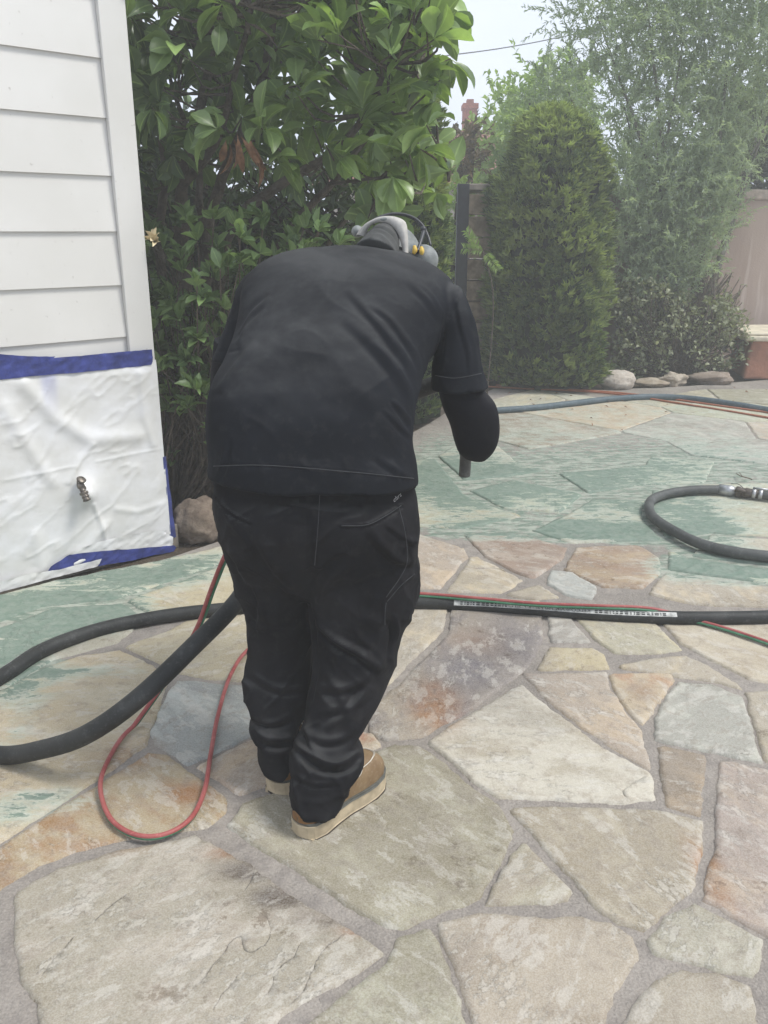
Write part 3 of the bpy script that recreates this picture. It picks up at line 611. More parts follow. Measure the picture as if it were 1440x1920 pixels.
def inpoly_px(poly, n, rng=RNG):
    poly = np.array(poly, float); out = []
    while len(out) < n:
        x = rng.uniform(poly[:, 0].min(), poly[:, 0].max(), n); y = rng.uniform(poly[:, 1].min(), poly[:, 1].max(), n); k = ptin(poly, x, y); out += list(zip(x[k], y[k]))
    return np.array(out[:n])
def Pv(px, py, Y):
    dx = (px - 720) / FOC; dv = (960 - py) / FOC; d = np.stack([dx, CT + dv * ST, -ST + dv * CT], 1); return np.array([0, 0, CAMZ]) + d * (Y / d[:, 1])[:, None]
def clusters(C, per, L0, W0, up=.4, out=None, spread=1, rng=RNG, hi=.0, droop=0):
    n = len(C); Pn = np.repeat(C, per, 0); ax = unit(n, rng) * .5 + np.array([0, 0, up]); 
    if out is not None: ax += out
    ax /= np.linalg.norm(ax, axis=1)[:, None]; D = unit(n * per, rng) * spread + np.repeat(ax, per, 0) * 1.0; D[:, 2] -= droop
    m = n * per; Ln = L0 * rng.uniform(.6, 1.15, m); Wd = W0 * rng.uniform(.75, 1.15, m); Pn = Pn + D * .012 * rng.uniform(0, 1, (m, 1))
    tn = np.stack([np.clip(np.repeat(rng.uniform(0, 1, n), per) * .6 + rng.uniform(0, .4, m), 0, 1), (rng.uniform(0, 1, m) < hi) * rng.uniform(.3, .9, m), np.zeros(m)], 1)
    return Pn, D, Ln, Wd, tn
c1 = inpoly_px([(150, -260), (150, 250), (250, 330), (330, 300), (420, 260), (470, 330), (560, 310), (650, 330), (700, 390), (790, 400), (850, 330), (820, 200), (815, 60), (850, -60), (880, -260)], 330)
Cm = Pv(c1[:, 0], c1[:, 1], RNG.uniform(4.0, 5.6, len(c1)))
a = clusters(Cm, 8, .165, .042, .2, None, 1.0, RNG, .02, .35)
# leaf tint brightens to the right: sunlight painted into the leaf colour
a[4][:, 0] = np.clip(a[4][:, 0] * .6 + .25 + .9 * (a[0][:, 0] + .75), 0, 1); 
c5 = inpoly_px([(200, -150), (210, 240), (330, 330), (560, 330), (800, 330), (800, -150)], 150); C5 = Pv(c5[:, 0], c5[:, 1], RNG.uniform(5.4, 6.3, len(c5))); b5 = clusters(C5, 9, .17, .05, .2, None, 1.0, RNG, .05, .3)
c2 = inpoly_px([(560, -60), (600, 100), (760, 160), (840, 60), (850, -60)], 26); C2_ = Pv(c2[:, 0], c2[:, 1], RNG.uniform(3.8, 4.4, len(c2)))
b = clusters(C2_, 7, .16, .045, .6, None, .9, RNG, .35); 
edgep = np.array([(835, 20), (845, 110), (815, 190), (800, 235), (810, 290), (845, 320), (700, 395), (730, 385), (690, 410), (760, 300), (825, 150), (800, 60), (640, 60), (520, 90), (560, 180), (300, 165), (330, 90), (610, 270), (680, 205)], float)
C3_ = Pv(edgep[:, 0], edgep[:, 1], RNG.uniform(3.9, 4.3, len(edgep))); d_ = clusters(C3_, 6, .17, .048, .3, None, 1, RNG, .18, .2)
cat_ = [np.concatenate([x, y, z, w5]) for x, y, z, w5 in zip(a, b, d_, b5)]
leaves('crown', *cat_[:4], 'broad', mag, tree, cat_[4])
# twigs reaching each leaf cluster
mb = MB(); tips = np.vstack([Cm[::2], C2_, C3_])
skel = np.vstack([catmull([P(*a) for a in pts], 26)[8:] for pts, _, _ in BR])
for q in tips:
    k = skel[np.argmin(((skel - q) ** 2).sum(1) + .6 * np.maximum(0, skel[:, 2] - q[2]))]; m_ = (q + k) / 2 + RNG.normal(0, .04, 3) + [0, 0, -.05]; mb.tube([k, m_, q], [.008, .006, .003], 5, 6, caps=False)
mb.build('twigs', bark, tree)
dead = simple('dead_leaf', (.22, .115, .06), .8, 25, .4, .4, .004)
dl = np.array([P(430, 262, 4.15), P(438, 258, 4.15), P(462, 250, 4.1), P(470, 262, 4.1), P(452, 256, 4.1), P(424, 262, 4.2), P(445, 252, 4.12)]); dd_ = np.array([[-.05, 0, -1], [.1, .1, -1], [.45, 0, -1], [.25, 0, -1], [.7, 0, -1], [-.3, 0, -1], [.1, 0, -1.]])
leaves('dead_leaves', dl, dd_, np.array([.15, .13, .17, .2, .14, .1, .16]), np.array([.020, .018, .024, .018, .02, .02, .018]), 'broad', dead, tree, np.zeros((7, 3)))
# ---------------- dark hedge behind it, clothing the left background
hm = leafmat('hedge_leaf', (.05, .072, .038), (.10, .14, .058), .55, .2, .3)
n = 15000; hx = RNG.uniform(-4.6, .05, n); hy = RNG.uniform(5.9, 7.2, n); hz = RNG.uniform(0, 1, n) ** .8 * (2.15 + fbm(np.stack([hx * 1.2, hx * 0, hx * 0], 1), 1, 3, 5) * .35)
H3 = np.stack([hx, hy, hz], 1); lump = fbm(H3, 2.2, 3, 12) > -.18; H3 = H3[lump]
mh = len(H3); hedge = leaves('hedge', H3, unit(mh) + [0, -.5, .3], RNG.uniform(.07, .13, mh), RNG.uniform(.02, .034, mh), 'small', hm)
tag(hedge, 'dark dense hedge in deep shade behind the broad-leaved tree trunks', 'hedge')
mb = MB()   # its woody mass of stems
for k in range(150):
    x = RNG.uniform(-4.4, 0); y = RNG.uniform(6.2, 7.2); q = np.array([(x, y, -.03), (x + RNG.normal(0, .15), y, .7), (x + RNG.normal(0, .3), y - .1, 1.3), (x + RNG.normal(0, .4), y - .2, 1.9)]); mb.tube(q, [.02, .016, .011, .005], 6, 8)
mb.build('stems', bark2, hedge)
core = leafmat('inner_shade_mass', (.018, .028, .014), (.03, .045, .02), .8, .0, .1)  # near-black cores: shade inside hedge and columns put into the colour
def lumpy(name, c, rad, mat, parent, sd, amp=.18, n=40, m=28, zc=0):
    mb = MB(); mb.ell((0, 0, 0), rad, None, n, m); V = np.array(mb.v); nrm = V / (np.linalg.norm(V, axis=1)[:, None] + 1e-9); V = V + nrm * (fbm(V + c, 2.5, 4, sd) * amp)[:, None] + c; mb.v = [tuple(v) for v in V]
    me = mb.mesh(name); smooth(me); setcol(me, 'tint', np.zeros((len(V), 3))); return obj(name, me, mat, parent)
lumpy('shade_core', np.array([-2.3, 7.2, .8]), (2.5, .55, 1.15), core, hedge, 3)
# ---------------- gardenia bush
gm = leafmat('gardenia_leaf', (.10, .165, .065), (.21, .30, .105), .38, .22, .5)
bush = empty('gardenia_bush', tuple(P(400, 1000, 4.4) * [1, 1, 0]), 'glossy green gardenia bush between the masked house wall and the man', 'bush')
g1 = inpoly_px([(215, 400), (300, 420), (400, 405), (470, 398), (560, 425), (640, 430), (660, 520), (560, 600), (480, 700), (280, 640), (230, 560)], 150)
g2 = inpoly_px([(280, 560), (470, 560), (460, 760), (400, 820), (290, 760)], 75); g3 = inpoly_px([(290, 700), (420, 700), (420, 880), (300, 860)], 30)
Cg = np.vstack([Pv(g1[:, 0], g1[:, 1], RNG.uniform(3.95, 4.7, len(g1))), Pv(g2[:, 0], g2[:, 1], RNG.uniform(4.0, 4.5, len(g2))), Pv(g3[:, 0], g3[:, 1], RNG.uniform(4.05, 4.4, len(g3)))])
a = clusters(Cg, 7, .088, .022, .55, np.array([0, -.2, 0]), .95, RNG, .07)
leaves('foliage', *a[:4], 'ovate', gm, bush, a[4])
mb = MB()
root = [P(x, 1010, Y) * [1, 1, 0] for x, Y in ((330, 4.4), (400, 4.5), (450, 4.6), (500, 4.5))]
for q in Cg:
    k = root[RNG.integers(4)]; m1 = k * .6 + q * .4 + RNG.normal(0, .08, 3); m1[2] = q[2] * .3; m2 = (m1 + q) / 2 + RNG.normal(0, .03, 3); mb.tube([k, m1, m2, q], [.010, .008, .005, .003], 5, 10, caps=False)
mb.build('branches', bark, bush)
petal = simple('petal', (.78, .66, .42), .6, 30, .12, .2, .002)
fc = P(290, 455, 3.95); nD = unit(14) * .7 + [0, -.6, .7]; leaves('flower', np.repeat(fc[None], 14, 0), nD, RNG.uniform(.04, .07, 14), RNG.uniform(.011, .016, 14), 'ovate', petal, bush, np.zeros((14, 3)))
n = 3200; D3 = np.stack([RNG.uniform(-2.0, .1, n), RNG.uniform(4.9, 5.7, n), RNG.uniform(0, 1, n) ** .9 * 1.25], 1); un = leaves('shrub', D3, unit(n), RNG.uniform(.05, .09, n), RNG.uniform(.013, .022, n), 'small', hm)
tag(un, 'low dark shrub in the shade behind the gardenia bush', 'shrub')
# ---------------- columnar shrubs
def column(name, cx, cy, rad, h, n_t, mat, label, seed, L0=.082, lump=.19, group=None, cat='shrub'):
    rng = np.random.default_rng(seed); root = empty(name, (cx, cy, 0), label, cat, group)
    z = rng.uniform(0.02, 1, n_t); th = rng.uniform(0, 2 * math.pi, n_t); prof = np.clip(1 - z ** 7, 0, 1) ** .5 * np.interp(z, [0, .06, .3, .7, .85, 1], [.85, 1.0, 1.0, .9, .84, .75])
    Q = np.stack([np.cos(th) * 1.7, np.sin(th) * 1.7, z * h * 2.0], 1); r = rad * prof * (1 + fbm(Q, 1.2, 4, seed) * lump * 2.2) * (1 - rng.normal(.01, .06, n_t))
    C = np.stack([cx + np.cos(th) * r, cy + np.sin(th) * r, z * h], 1); outv = np.stack([np.cos(th), np.sin(th), np.full(n_t, .9)], 1)
    per = 9; Pn = np.repeat(C, per, 0); D = np.repeat(outv + [0, 0, .25], per, 0) * .85 + unit(n_t * per, rng) * .75; m = n_t * per
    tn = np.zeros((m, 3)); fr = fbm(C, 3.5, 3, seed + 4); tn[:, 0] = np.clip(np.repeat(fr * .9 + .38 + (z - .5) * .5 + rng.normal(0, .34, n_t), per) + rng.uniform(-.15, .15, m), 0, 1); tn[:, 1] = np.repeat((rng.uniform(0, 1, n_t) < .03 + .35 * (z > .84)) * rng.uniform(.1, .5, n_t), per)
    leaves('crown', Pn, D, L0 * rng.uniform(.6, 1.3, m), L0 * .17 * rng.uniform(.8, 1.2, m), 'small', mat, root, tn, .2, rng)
    mb = MB(); ks = []; 
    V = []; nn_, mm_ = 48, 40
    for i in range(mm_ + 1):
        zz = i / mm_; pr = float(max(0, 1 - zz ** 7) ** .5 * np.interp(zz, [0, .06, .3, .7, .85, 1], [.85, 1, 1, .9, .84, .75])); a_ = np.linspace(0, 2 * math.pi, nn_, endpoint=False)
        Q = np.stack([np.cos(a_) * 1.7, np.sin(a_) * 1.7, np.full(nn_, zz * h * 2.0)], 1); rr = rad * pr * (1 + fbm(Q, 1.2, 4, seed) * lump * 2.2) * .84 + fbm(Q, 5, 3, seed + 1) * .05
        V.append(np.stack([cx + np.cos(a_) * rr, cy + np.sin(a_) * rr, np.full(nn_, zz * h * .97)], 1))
    A = np.array(V); A = np.concatenate([A, A[:, :1]], 1); mb.grid(A[:, ::-1]); me = mb.mesh('shade_core'); setcol(me, 'tint', np.zeros((len(me.vertices), 3))); obj('shade_core', me, core, root)
    mb = MB(); mb.tube([(cx, cy, -.03), (cx + .02, cy, .3), (cx, cy, h * .7)], [.06, .05, .02], 10, 12); mb.build('trunk', bark2, root)
    return root
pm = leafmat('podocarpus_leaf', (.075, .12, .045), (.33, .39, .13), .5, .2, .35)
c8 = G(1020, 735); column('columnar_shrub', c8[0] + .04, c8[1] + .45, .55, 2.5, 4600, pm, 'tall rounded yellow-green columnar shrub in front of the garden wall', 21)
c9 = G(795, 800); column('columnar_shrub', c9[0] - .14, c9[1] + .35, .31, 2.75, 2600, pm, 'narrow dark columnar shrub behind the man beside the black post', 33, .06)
# ---------------- olive tree
om = leafmat('olive_leaf', (.24, .29, .22), (.50, .57, .44), .5, .4, .35)
def sprays(name, Cc, per, L0, Wf, mat, parent, rng, up=.4, tw=.28, stems=True, bright=None):
    n = len(Cc); ax = unit(n, rng) * .8 + [0, 0, up]; ax /= np.linalg.norm(ax, axis=1)[:, None]; ln = tw * rng.uniform(.6, 1.3, n)
    tpos = np.linspace(.05, 1, per); bend = unit(n, rng) * .25
    Pn = (Cc[:, None] + ax[:, None] * (ln[:, None] * tpos)[..., None] + bend[:, None] * (ln[:, None] * tpos ** 2)[..., None]).reshape(-1, 3)
    m = n * per; D = np.repeat(ax, per, 0) * .8 + unit(m, rng) * .75; tn = np.zeros((m, 3)); tn[:, 0] = np.clip(np.repeat(rng.uniform(0, .7, n), per) + rng.uniform(0, .4, m), 0, 1)
    if bright is not None: tn[:, 0] = np.clip(tn[:, 0] * .6 + np.repeat(bright, per), 0, 1)
    return leaves(name, Pn, D, L0 * rng.uniform(.7, 1.2, m), L0 * Wf * rng.uniform(.8, 1.2, m), 'small', mat, parent, tn, .2, rng)
rng = np.random.default_rng(77)
ol = empty('olive_tree', tuple(P(1290, 700, 9.6) * [1, 1, 0]), 'large silvery olive tree towering over the pink wall at right', 'tree')
o1 = inpoly_px([(1075, -420), (1045, -60), (1040, 60), (1085, 130), (1010, 150), (1000, 215), (1130, 210), (1160, 330), (1150, 470), (1190, 540), (1300, 545), (1340, 470), (1375, 400), (1420, 330), (1440, 220), (1640, 240), (1750, -420)], 4300, rng)
Co = Pv(o1[:, 0], o1[:, 1], rng.uniform(8.8, 10.2, len(o1))); br = fbm(Co, 1.6, 3, 9) * .8 + .25
k_ = fbm(Co, 2.6, 3, 45) > -.38; Co, br = Co[k_], br[k_]
sprays('crown', Co, 28, .052, .11, om, ol, rng, .5, .34, True, br)
o2 = inpoly_px([(1150, -100), (1150, 380), (1200, 500), (1300, 500), (1360, 330), (1600, 150), (1600, -100)], 700, rng); Co2 = Pv(o2[:, 0], o2[:, 1], rng.uniform(9.8, 11.2, len(o2)))
sprays('crown', Co2, 22, .075, .16, om, ol, rng, .3, .34)
o3 = inpoly_px([(1150, 300), (1165, 470), (1190, 560), (1300, 545), (1350, 480), (1372, 400), (1380, 300)], 1000, rng); Co3 = Pv(o3[:, 0], o3[:, 1], rng.uniform(8.9, 9.75, len(o3)))
sprays('crown', Co3, 24, .05, .12, om, ol, rng, .35, .26)
mb = MB(); t0_ = P(1280, 720, 9.5) * [1, 1, 0]
for (x, y, Y) in [(1120, 30, 9.5), (1200, -100, 9.6), (1280, 80, 9.3), (1380, -50, 9.8), (1480, 100, 9.6), (1230, 260, 9.2), (1340, 300, 9.3), (1170, 200, 9.7), (1430, 250, 9.4), (1060, 160, 9.3), (1550, -200, 10), (1260, 430, 9.3)]:
    e_ = P(x, y, Y); m_ = t0_ + (e_ - t0_) * .45 + rng.normal(0, .12, 3); m_[2] = min(m_[2], e_[2] * .6); q = catmull([t0_ + rng.normal(0, .04, 3) * [1, 1, 0], m_, e_], 18); mb.tube(q, list(np.linspace(.045, .006, 18)), 8)
mb.build('trunk', simple('olive_bark', (.17, .16, .13), .9, 18, .3, .8, .01), ol)
# ---------------- distant bright tree and darker one beyond the wall
fm = leafmat('bright_leaf', (.20, .29, .10), (.36, .46, .18), .6, .35, .2)
def crownball(name, label, pxpoly, Y0, Y1, n, L0, mat, base_px, seed, cat='tree', trunk_r=.09):
    rng = np.random.default_rng(seed); b0 = P(base_px, 700, (Y0 + Y1) / 2) * [1, 1, 0]; root = empty(name, tuple(b0), label, cat)
    q = inpoly_px(pxpoly, n, rng); C = Pv(q[:, 0], q[:, 1], rng.uniform(Y0, Y1, n)); br = fbm(C, 1.4, 3, seed) * .8 + .35
    sprays('crown', C, 14, L0, .3, mat, root, rng, .3, L0 * 4, True, br)
    mb = MB(); top = C[np.argmax(C[:, 2])]; zc = C.mean(0)
    for e_ in C[rng.integers(0, n, 9)]: mb.tube(catmull([b0, b0 * [1, 1, 0] + [0, 0, zc[2] * .5], e_], 12), list(np.linspace(trunk_r, .02, 12)), 8)
    mb.build('trunk', bark2, root); return root
crownball('leafy_tree', 'bright green hazy tree beyond the wall, between post and columnar shrub', [(905, 235), (918, 205), (960, 165), (1000, 140), (1090, 120), (1120, 250), (1100, 420), (930, 470), (880, 420), (870, 330)], 13, 15, 700, .10, fm, 980, 5)
crownball('leafy_tree', 'sunlit yellow-green shrub seen low between the narrow column and post', [(780, 380), (860, 330), (890, 380), (870, 520), (800, 560)], 9.8, 10.6, 160, .08, fm, 840, 6, 'shrub', .04)
crownball('dark_tree', 'dark bluish tree behind the pink wall at the right edge', [(1330, 200), (1500, 190), (1700, 200), (1700, 380), (1330, 380)], 12.5, 14, 900, .12, hm, 1460, 8)
tm = leafmat('brown_twig_leaf', (.12, .10, .06), (.20, .13, .08), .7, .2, .2)
crownball('leafy_tree', 'reddish brown thin-leaved tree top below the chimney', [(856, 262), (880, 252), (890, 262), (890, 320), (858, 340)], 11.5, 12.2, 90, .07, tm, 870, 9, 'tree', .03)
# ---------------- small round-leaved bush by the wall
rm = leafmat('round_leaf', (.14, .16, .09), (.32, .33, .20), .45, .2, .45)
rb = empty('round_leaf_bush', tuple(G(1270, 712)), 'twiggy bush of small pale round leaves at the foot of the pink wall', 'bush')
r1 = inpoly_px([(1150, 540), (1200, 520), (1300, 560), (1360, 560), (1400, 600), (1405, 660), (1380, 690), (1250, 705), (1150, 700)], 520, rng); Cr = Pv(r1[:, 0], r1[:, 1], rng.uniform(8.7, 9.5, len(r1))); Cr[:, 2] = np.maximum(Cr[:, 2], .04)
a = clusters(Cr, 9, .055, .019, .3, np.array([0, -.3, 0]), 1.2, rng, .03); a[0][:] += rng.normal(0, .035, a[0].shape); leaves('foliage', *a[:4], 'ovate', rm, rb, a[4], .2, rng)
r2 = inpoly_px([(1310, 545), (1330, 480), (1400, 530), (1390, 600)], 70, rng); Cr2 = Pv(r2[:, 0], r2[:, 1], rng.uniform(9.1, 9.4, len(r2)))
mb = MB(); b0 = G(1270, 705)
for q in np.vstack([Cr[::3], Cr2]): mb.tube(catmull([b0 + rng.normal(0, .12, 3) * [1, .5, 0], (b0 + q) / 2 + rng.normal(0, .08, 3), q], 7), [.006] * 7, 4)
mb.build('branches', bark, rb); a = clusters(Cr2, 3, .03, .008, .3, None, 1, rng); leaves('small_leaves', *a[:4], 'small', rm, rb, a[4], .2, rng)
# fern-like sprigs by the post and at the foot of the olive
sp0 = np.array([P(905, 470, 7.7), P(895, 462, 7.7), P(912, 478, 7.65)]); 
fr = empty('fern', tuple(P(905, 700, 7.7) * [1, 1, 0]), 'light green fern sprig reaching out beside the black post', 'fern'); Pn = []; D = []
for q, dr in zip(sp0, ([-.9, -.1, .1], [-.5, -.3, .6], [.4, -.3, -.5])):
    dr = np.array(dr); dr /= np.linalg.norm(dr); sd_ = np.cross(dr, [0, -1, .3])
    for k in range(14):
        for sg in (-1, 1): Pn.append(q + dr * k * .013); D.append(dr * .5 + sd_ * sg)
Pn, D = np.array(Pn), np.array(D); leaves('fronds', Pn, D, np.full(len(Pn), .055), np.full(len(Pn), .009), 'small', fm, fr); mb = MB(); mb.tube(catmull([P(915, 700, 7.8) * [1, 1, 0], P(925, 560, 7.8), sp0[0]], 10), .006, 5); mb.build('stem', bark, fr)
# ================================================================ garden wall, post, planter, rocks, far house
t = NT('pink_stucco'); p = t.pos(); n1 = t.noise(t.pos((1, 1, .25)), 1.6, 6, .6); n2 = t.noise(p, 70, 4); n3 = t.noise(t.pos((3, 3, .35)), 3, 5)
c = t.mix(t.mr(n1, .3, .7), (.27, .20, .16), (.38, .30, .25)); c = t.mix(t.mr(n3, .55, .7, 0, .5), c, (.52, .45, .40))
stucco = t.fin(c, .92, t.bump(n2, .6, .006, t.bump(n1, .3, .02)))
capm = simple('wall_cap', (.36, .30, .25), .9, 12, .25, .6, .006)
wa = P(918, 345, 9.0); wb = P(1440, 357, 10.3); ht = wa[2]; ht2 = wb[2]
def wallbox(mb, A_, B_, z0, z1a, z1b, th):
    A_, B_ = np.array(A_[:2]), np.array(B_[:2]); d = B_ - A_; n_ = np.array([-d[1], d[0]]) / np.linalg.norm(d) * th / 2
    V = [(*(A_ - n_), z0), (*(B_ - n_), z0), (*(B_ + n_), z0), (*(A_ + n_), z0), (*(A_ - n_), z1a), (*(B_ - n_), z1b), (*(B_ + n_), z1b), (*(A_ + n_), z1a)]
    mb.add(V, [(3, 2, 1, 0), (4, 5, 6, 7), (0, 1, 5, 4), (1, 2, 6, 5), (2, 3, 7, 6), (3, 0, 4, 7)])
zt = (ht + ht2) / 2; dirw = (wb - wa) / np.linalg.norm(wb - wa); we = wb + dirw * 4
gw = empty('garden_wall', (float(wb[0]), float(wb[1]), 0), 'pink stucco garden wall with a flat cap behind the bushes', 'wall')
mb = MB(); wallbox(mb, wa, we, -.05, zt - .11, zt - .11, .2); mb.build('wall_face', stucco, gw, sm=False)
mb = MB(); wallbox(mb, wa, we, zt - .108, zt, zt, .28); o_ = mb.build('cap', capm, gw, sm=False); bv = o_.modifiers.new('b', 'BEVEL'); bv.width = .015; bv.segments = 2
# block pier next to the post
pr = empty('block_pier', tuple(P(905, 700, 8.7) * [1, 1, 0]), 'tan block pier beside the black post, half hidden by the shrub', 'pier')
bm_ = simple('tan_block', (.34, .26, .18), .92, 16, .3, .7, .008)
pa = P(872, 345, 8.7); pz = pa[2]; mb = MB(); k = 0; z = 0
while z < pz - .07:
    h_ = min(.19, pz - .07 - z); mb.box((pa[0] + .17, 8.8, z + h_ / 2), (.34 + .004 * (k % 2), .3, h_ - .008)); z += .2; k += 1
o_ = mb.build('blocks', bm_, pr, sm=False); bv = o_.modifiers.new('b', 'BEVEL'); bv.width = .012; bv.segments = 2
mb = MB(); mb.box((pa[0] + .17, 8.8, pz - .03), (.38, .34, .06)); o_ = mb.build('cap', capm, pr, sm=False); bv = o_.modifiers.new('b', 'BEVEL'); bv.width = .012; bv.segments = 2
blk = simple('black_post_paint', (.02, .022, .028), .5, 20, .3, .2, .002)
pt = P(858, 345, 8.55); pb = P(880, 345, 8.55); mb = MB(); mb.box(((pt[0] + pb[0]) / 2, 8.55, pt[2] / 2), (pb[0] - pt[0], .1, pt[2])); o_ = mb.build('fence_post', blk, sm=False); bv = o_.modifiers.new('b', 'BEVEL'); bv.width = .006; bv.segments = 2
tag(o_, 'black square fence post standing against the block pier', 'post')
# planter / bench at the right edge
pl = empty('stucco_bench', tuple(G(1450, 712)), 'low terracotta stucco bench with a cream stone top at the right edge', 'bench')
terr = simple('terracotta_stucco', (.36, .17, .11), .92, 6, .25, .6, .01); cream = simple('cream_stone', (.62, .55, .42), .8, 10, .15, .4, .004)
b0 = G(1402, 712); Yb = b0[1] + .05; tp = P(1398, 626, Yb)[2]
mb = MB(); A0 = np.array([b0[0] - .02, Yb]); 
for (o1_, z0, z1, nm, m_) in ((0, 0, tp - .05, 'base', terr), (-.06, tp - .07, tp - .015, 'top', cream), (-.04, tp - .015, tp + .012, 'top', cream)):
    mb = MB(); x0, y0 = A0 + o1_; V = [(x0, y0, z0), (x0 + 2.2, y0 - .25 * 1, z0), (x0 + 2.2, y0 + .9, z0), (x0 + .12, y0 + .75 - o1_ * 2, z0)]
    if nm == 'base': V = [(a + (.03 if i in (0, 3) else 0), b, c) for i, (a, b, c) in enumerate(V)]
    V2 = [(a, b, z1) for a, b, c in V]
    if nm == 'base': V = [(a - (.05 if i in (0, 3) else 0), b - .03, c) for i, (a, b, c) in enumerate(V)]
    mb.add(V + V2, [(3, 2, 1, 0), (4, 5, 6, 7), (0, 1, 5, 4), (1, 2, 6, 5), (2, 3, 7, 6), (3, 0, 4, 7)]); o_ = mb.build(nm, m_, pl, sm=False); bv = o_.modifiers.new('b', 'BEVEL'); bv.width = .02 if nm == 'top' else .03; bv.segments = 4
def rock(name, label, px, py, wpx, hpx, mat, seed, flat=1.0, cat='rock', deep=.8, amp=.16):
    c = G(px, py); dep = proj(c)[2]; rx = wpx / 2 / FOC * dep; rz = hpx / FOC * dep * .62 * flat
    mb = MB(); mb.ell((0, 0, 0), (1, 1, 1), None, 48, 32); V = np.array(mb.v); q = V + seed * 5.3
    V = V * (1 + fbm(q, 1.1, 2, seed) * amp * 2 + fbm(q, 3, 3, seed + 1) * amp * .6 + (np.abs(fbm(q, 2, 2, seed + 2)) ** .6) * -amp)[:, None]
    V = V * [rx, rx * deep, rz]; V += c + [0, rx * deep * .8, rz * .55]; mb.v = [tuple(v) for v in V]; o_ = mb.build(name, mat); tag(o_, label, cat); return o_
def rockmat(name, a, b): 
    t = NT(name); p = t.pos(); n1 = t.noise(p, 5, 7, .65, .4); n2 = t.noise(p, 40, 6, .65); c = t.mix(t.mr(n1, .38, .62), a, b); c = t.mix(t.mr(n2, .4, .7, 0, .5), c, t.mix(1, c, (.55, .52, .5), 'MULTIPLY')); return t.fin(c, .9, t.bump(n2, .8, .01, t.bump(n1, .8, .03)))
rk1 = rockmat('brown_rock', (.18, .135, .10), (.31, .25, .19)); rk2 = rockmat('pale_rock', (.48, .42, .35), (.60, .56, .50)); rk3 = rockmat('tan_rock', (.33, .27, .20), (.45, .39, .31))
rock('boulder', 'rounded brown boulder behind the masked house corner', 362, 1016, 108, 82, rk1, 3, 1.1, 'boulder', .7)
rock('boulder', 'pale rounded boulder at the foot of the tall columnar shrub', 1163, 731, 74, 34, rk2, 5, 1.05, 'boulder', .8, .08)
rock('edging_stone', 'flat tan edging slab just right of the pale boulder', 1230, 727, 70, 18, rk3, 8, .8, 'stone')
rock('edging_stone', 'small pointed tan stone between the two flat slabs', 1262, 725, 52, 26, rk3, 12, 1, 'stone', .6, .3)
rock('edging_stone', 'long low brown edging rock nearest the stucco bench', 1340, 722, 92, 26, rockmat('dull_rock', (.24, .19, .15), (.33, .27, .22)), 15, .9, 'stone')
# far chimney and roof
fh = empty('far_house', tuple(P(880, 500, 24) * [1, 1, 0]), 'distant house with a red brick chimney above the hedge tops', 'house')
brk = simple('red_brick', (.32, .09, .06), .9, 30, .3, .5, .01); a = P(868, 215, 24); b = P(893, 215, 24); z1 = P(880, 196, 24)[2]; zr = P(880, 238, 24)[2]
mb = MB(); mb.box(((a[0] + b[0]) / 2, 24, z1 / 2 + 1), (b[0] - a[0], .5, z1 - 2)); mb.box(((a[0] + b[0]) / 2, 24, z1 - .06), ((b[0] - a[0]) * 1.15, .58, .12)); mb.build('chimney', brk, fh, sm=False)
mb = MB(); mb.box(((a[0] + b[0]) / 2, 24, z1 + .04), ((b[0] - a[0]) * .5, .25, .14)); mb.build('chimney_pot', brk, fh, sm=False)
mb = MB(); cx = (a[0] + b[0]) / 2; mb.add([(cx - 4, 22, zr - 1.5), (cx + 3, 22, zr - 1.5), (cx + 3, 28, zr - 1.5), (cx - 4, 28, zr - 1.5), (cx - 2, 25, zr + .02), (cx + 1, 25, zr + .02)], [(0, 1, 5, 4), (1, 2, 5), (2, 3, 4, 5), (3, 0, 4)]); mb.build('roof', simple('red_roof', (.25, .10, .07), .9), fh, sm=False)
mb = MB(); mb.box((cx - .5, 25, (zr - 1.4) / 2), (6, 5, zr - 1.6)); mb.build('wall', simple('far_stucco', (.5, .42, .34), .9), fh, sm=False)
mb = MB(); q = catmull([P(700, 128, 20), P(820, 107, 21), P(1040, 72, 23), P(1500, -30, 28)], 30); mb.tube(q, .012, 6); wi = mb.build('overhead_wire', simple('wire', (.03, .03, .03), .6)); tag(wi, 'thin dark overhead wire crossing the sky gap', 'wire')
# ================================================================ the man
man = empty('person', tuple(G(600, 1500)), 'man in black shirt and trousers bending over with his back to the camera', 'person')
def ringloft(mb, rings, n=56, seg=None, expo=2.3):
    """ring = (Lx,Ly,Rx,Ry,Y,back,front,tilt) traced edges with a distance; back/front half depths in metres"""
    Rg = np.array(rings, float); 
    if seg: Rg = catmull(Rg, seg)
    V = []; F = []
    for (lx, ly, rx, ry, Y, bb, bf, tl) in Rg:
        a, b = P(lx, ly, Y), P(rx, ry, Y); c = (a + b) / 2; h = (b - a) / 2; D = np.array([0, -math.cos(R(tl)), math.sin(R(tl))])
        for k in range(n):
            th = 2 * math.pi * k / n; cs, sn = math.cos(th), math.sin(th); e = 2 / expo
            u = math.copysign(abs(cs) ** e, cs); v = math.copysign(abs(sn) ** e, sn); V.append(c + h * u + D * (bb if v > 0 else bf) * v)
    m = len(Rg)
    for i in range(m - 1):
        for k in range(n): k2 = (k + 1) % n; F.append((i * n + k, i * n + k2, (i + 1) * n + k2, (i + 1) * n + k))
    F.append(tuple(range(n - 1, -1, -1))); F.append(tuple((m - 1) * n + k for k in range(n)))
    return mb.add(V, F)
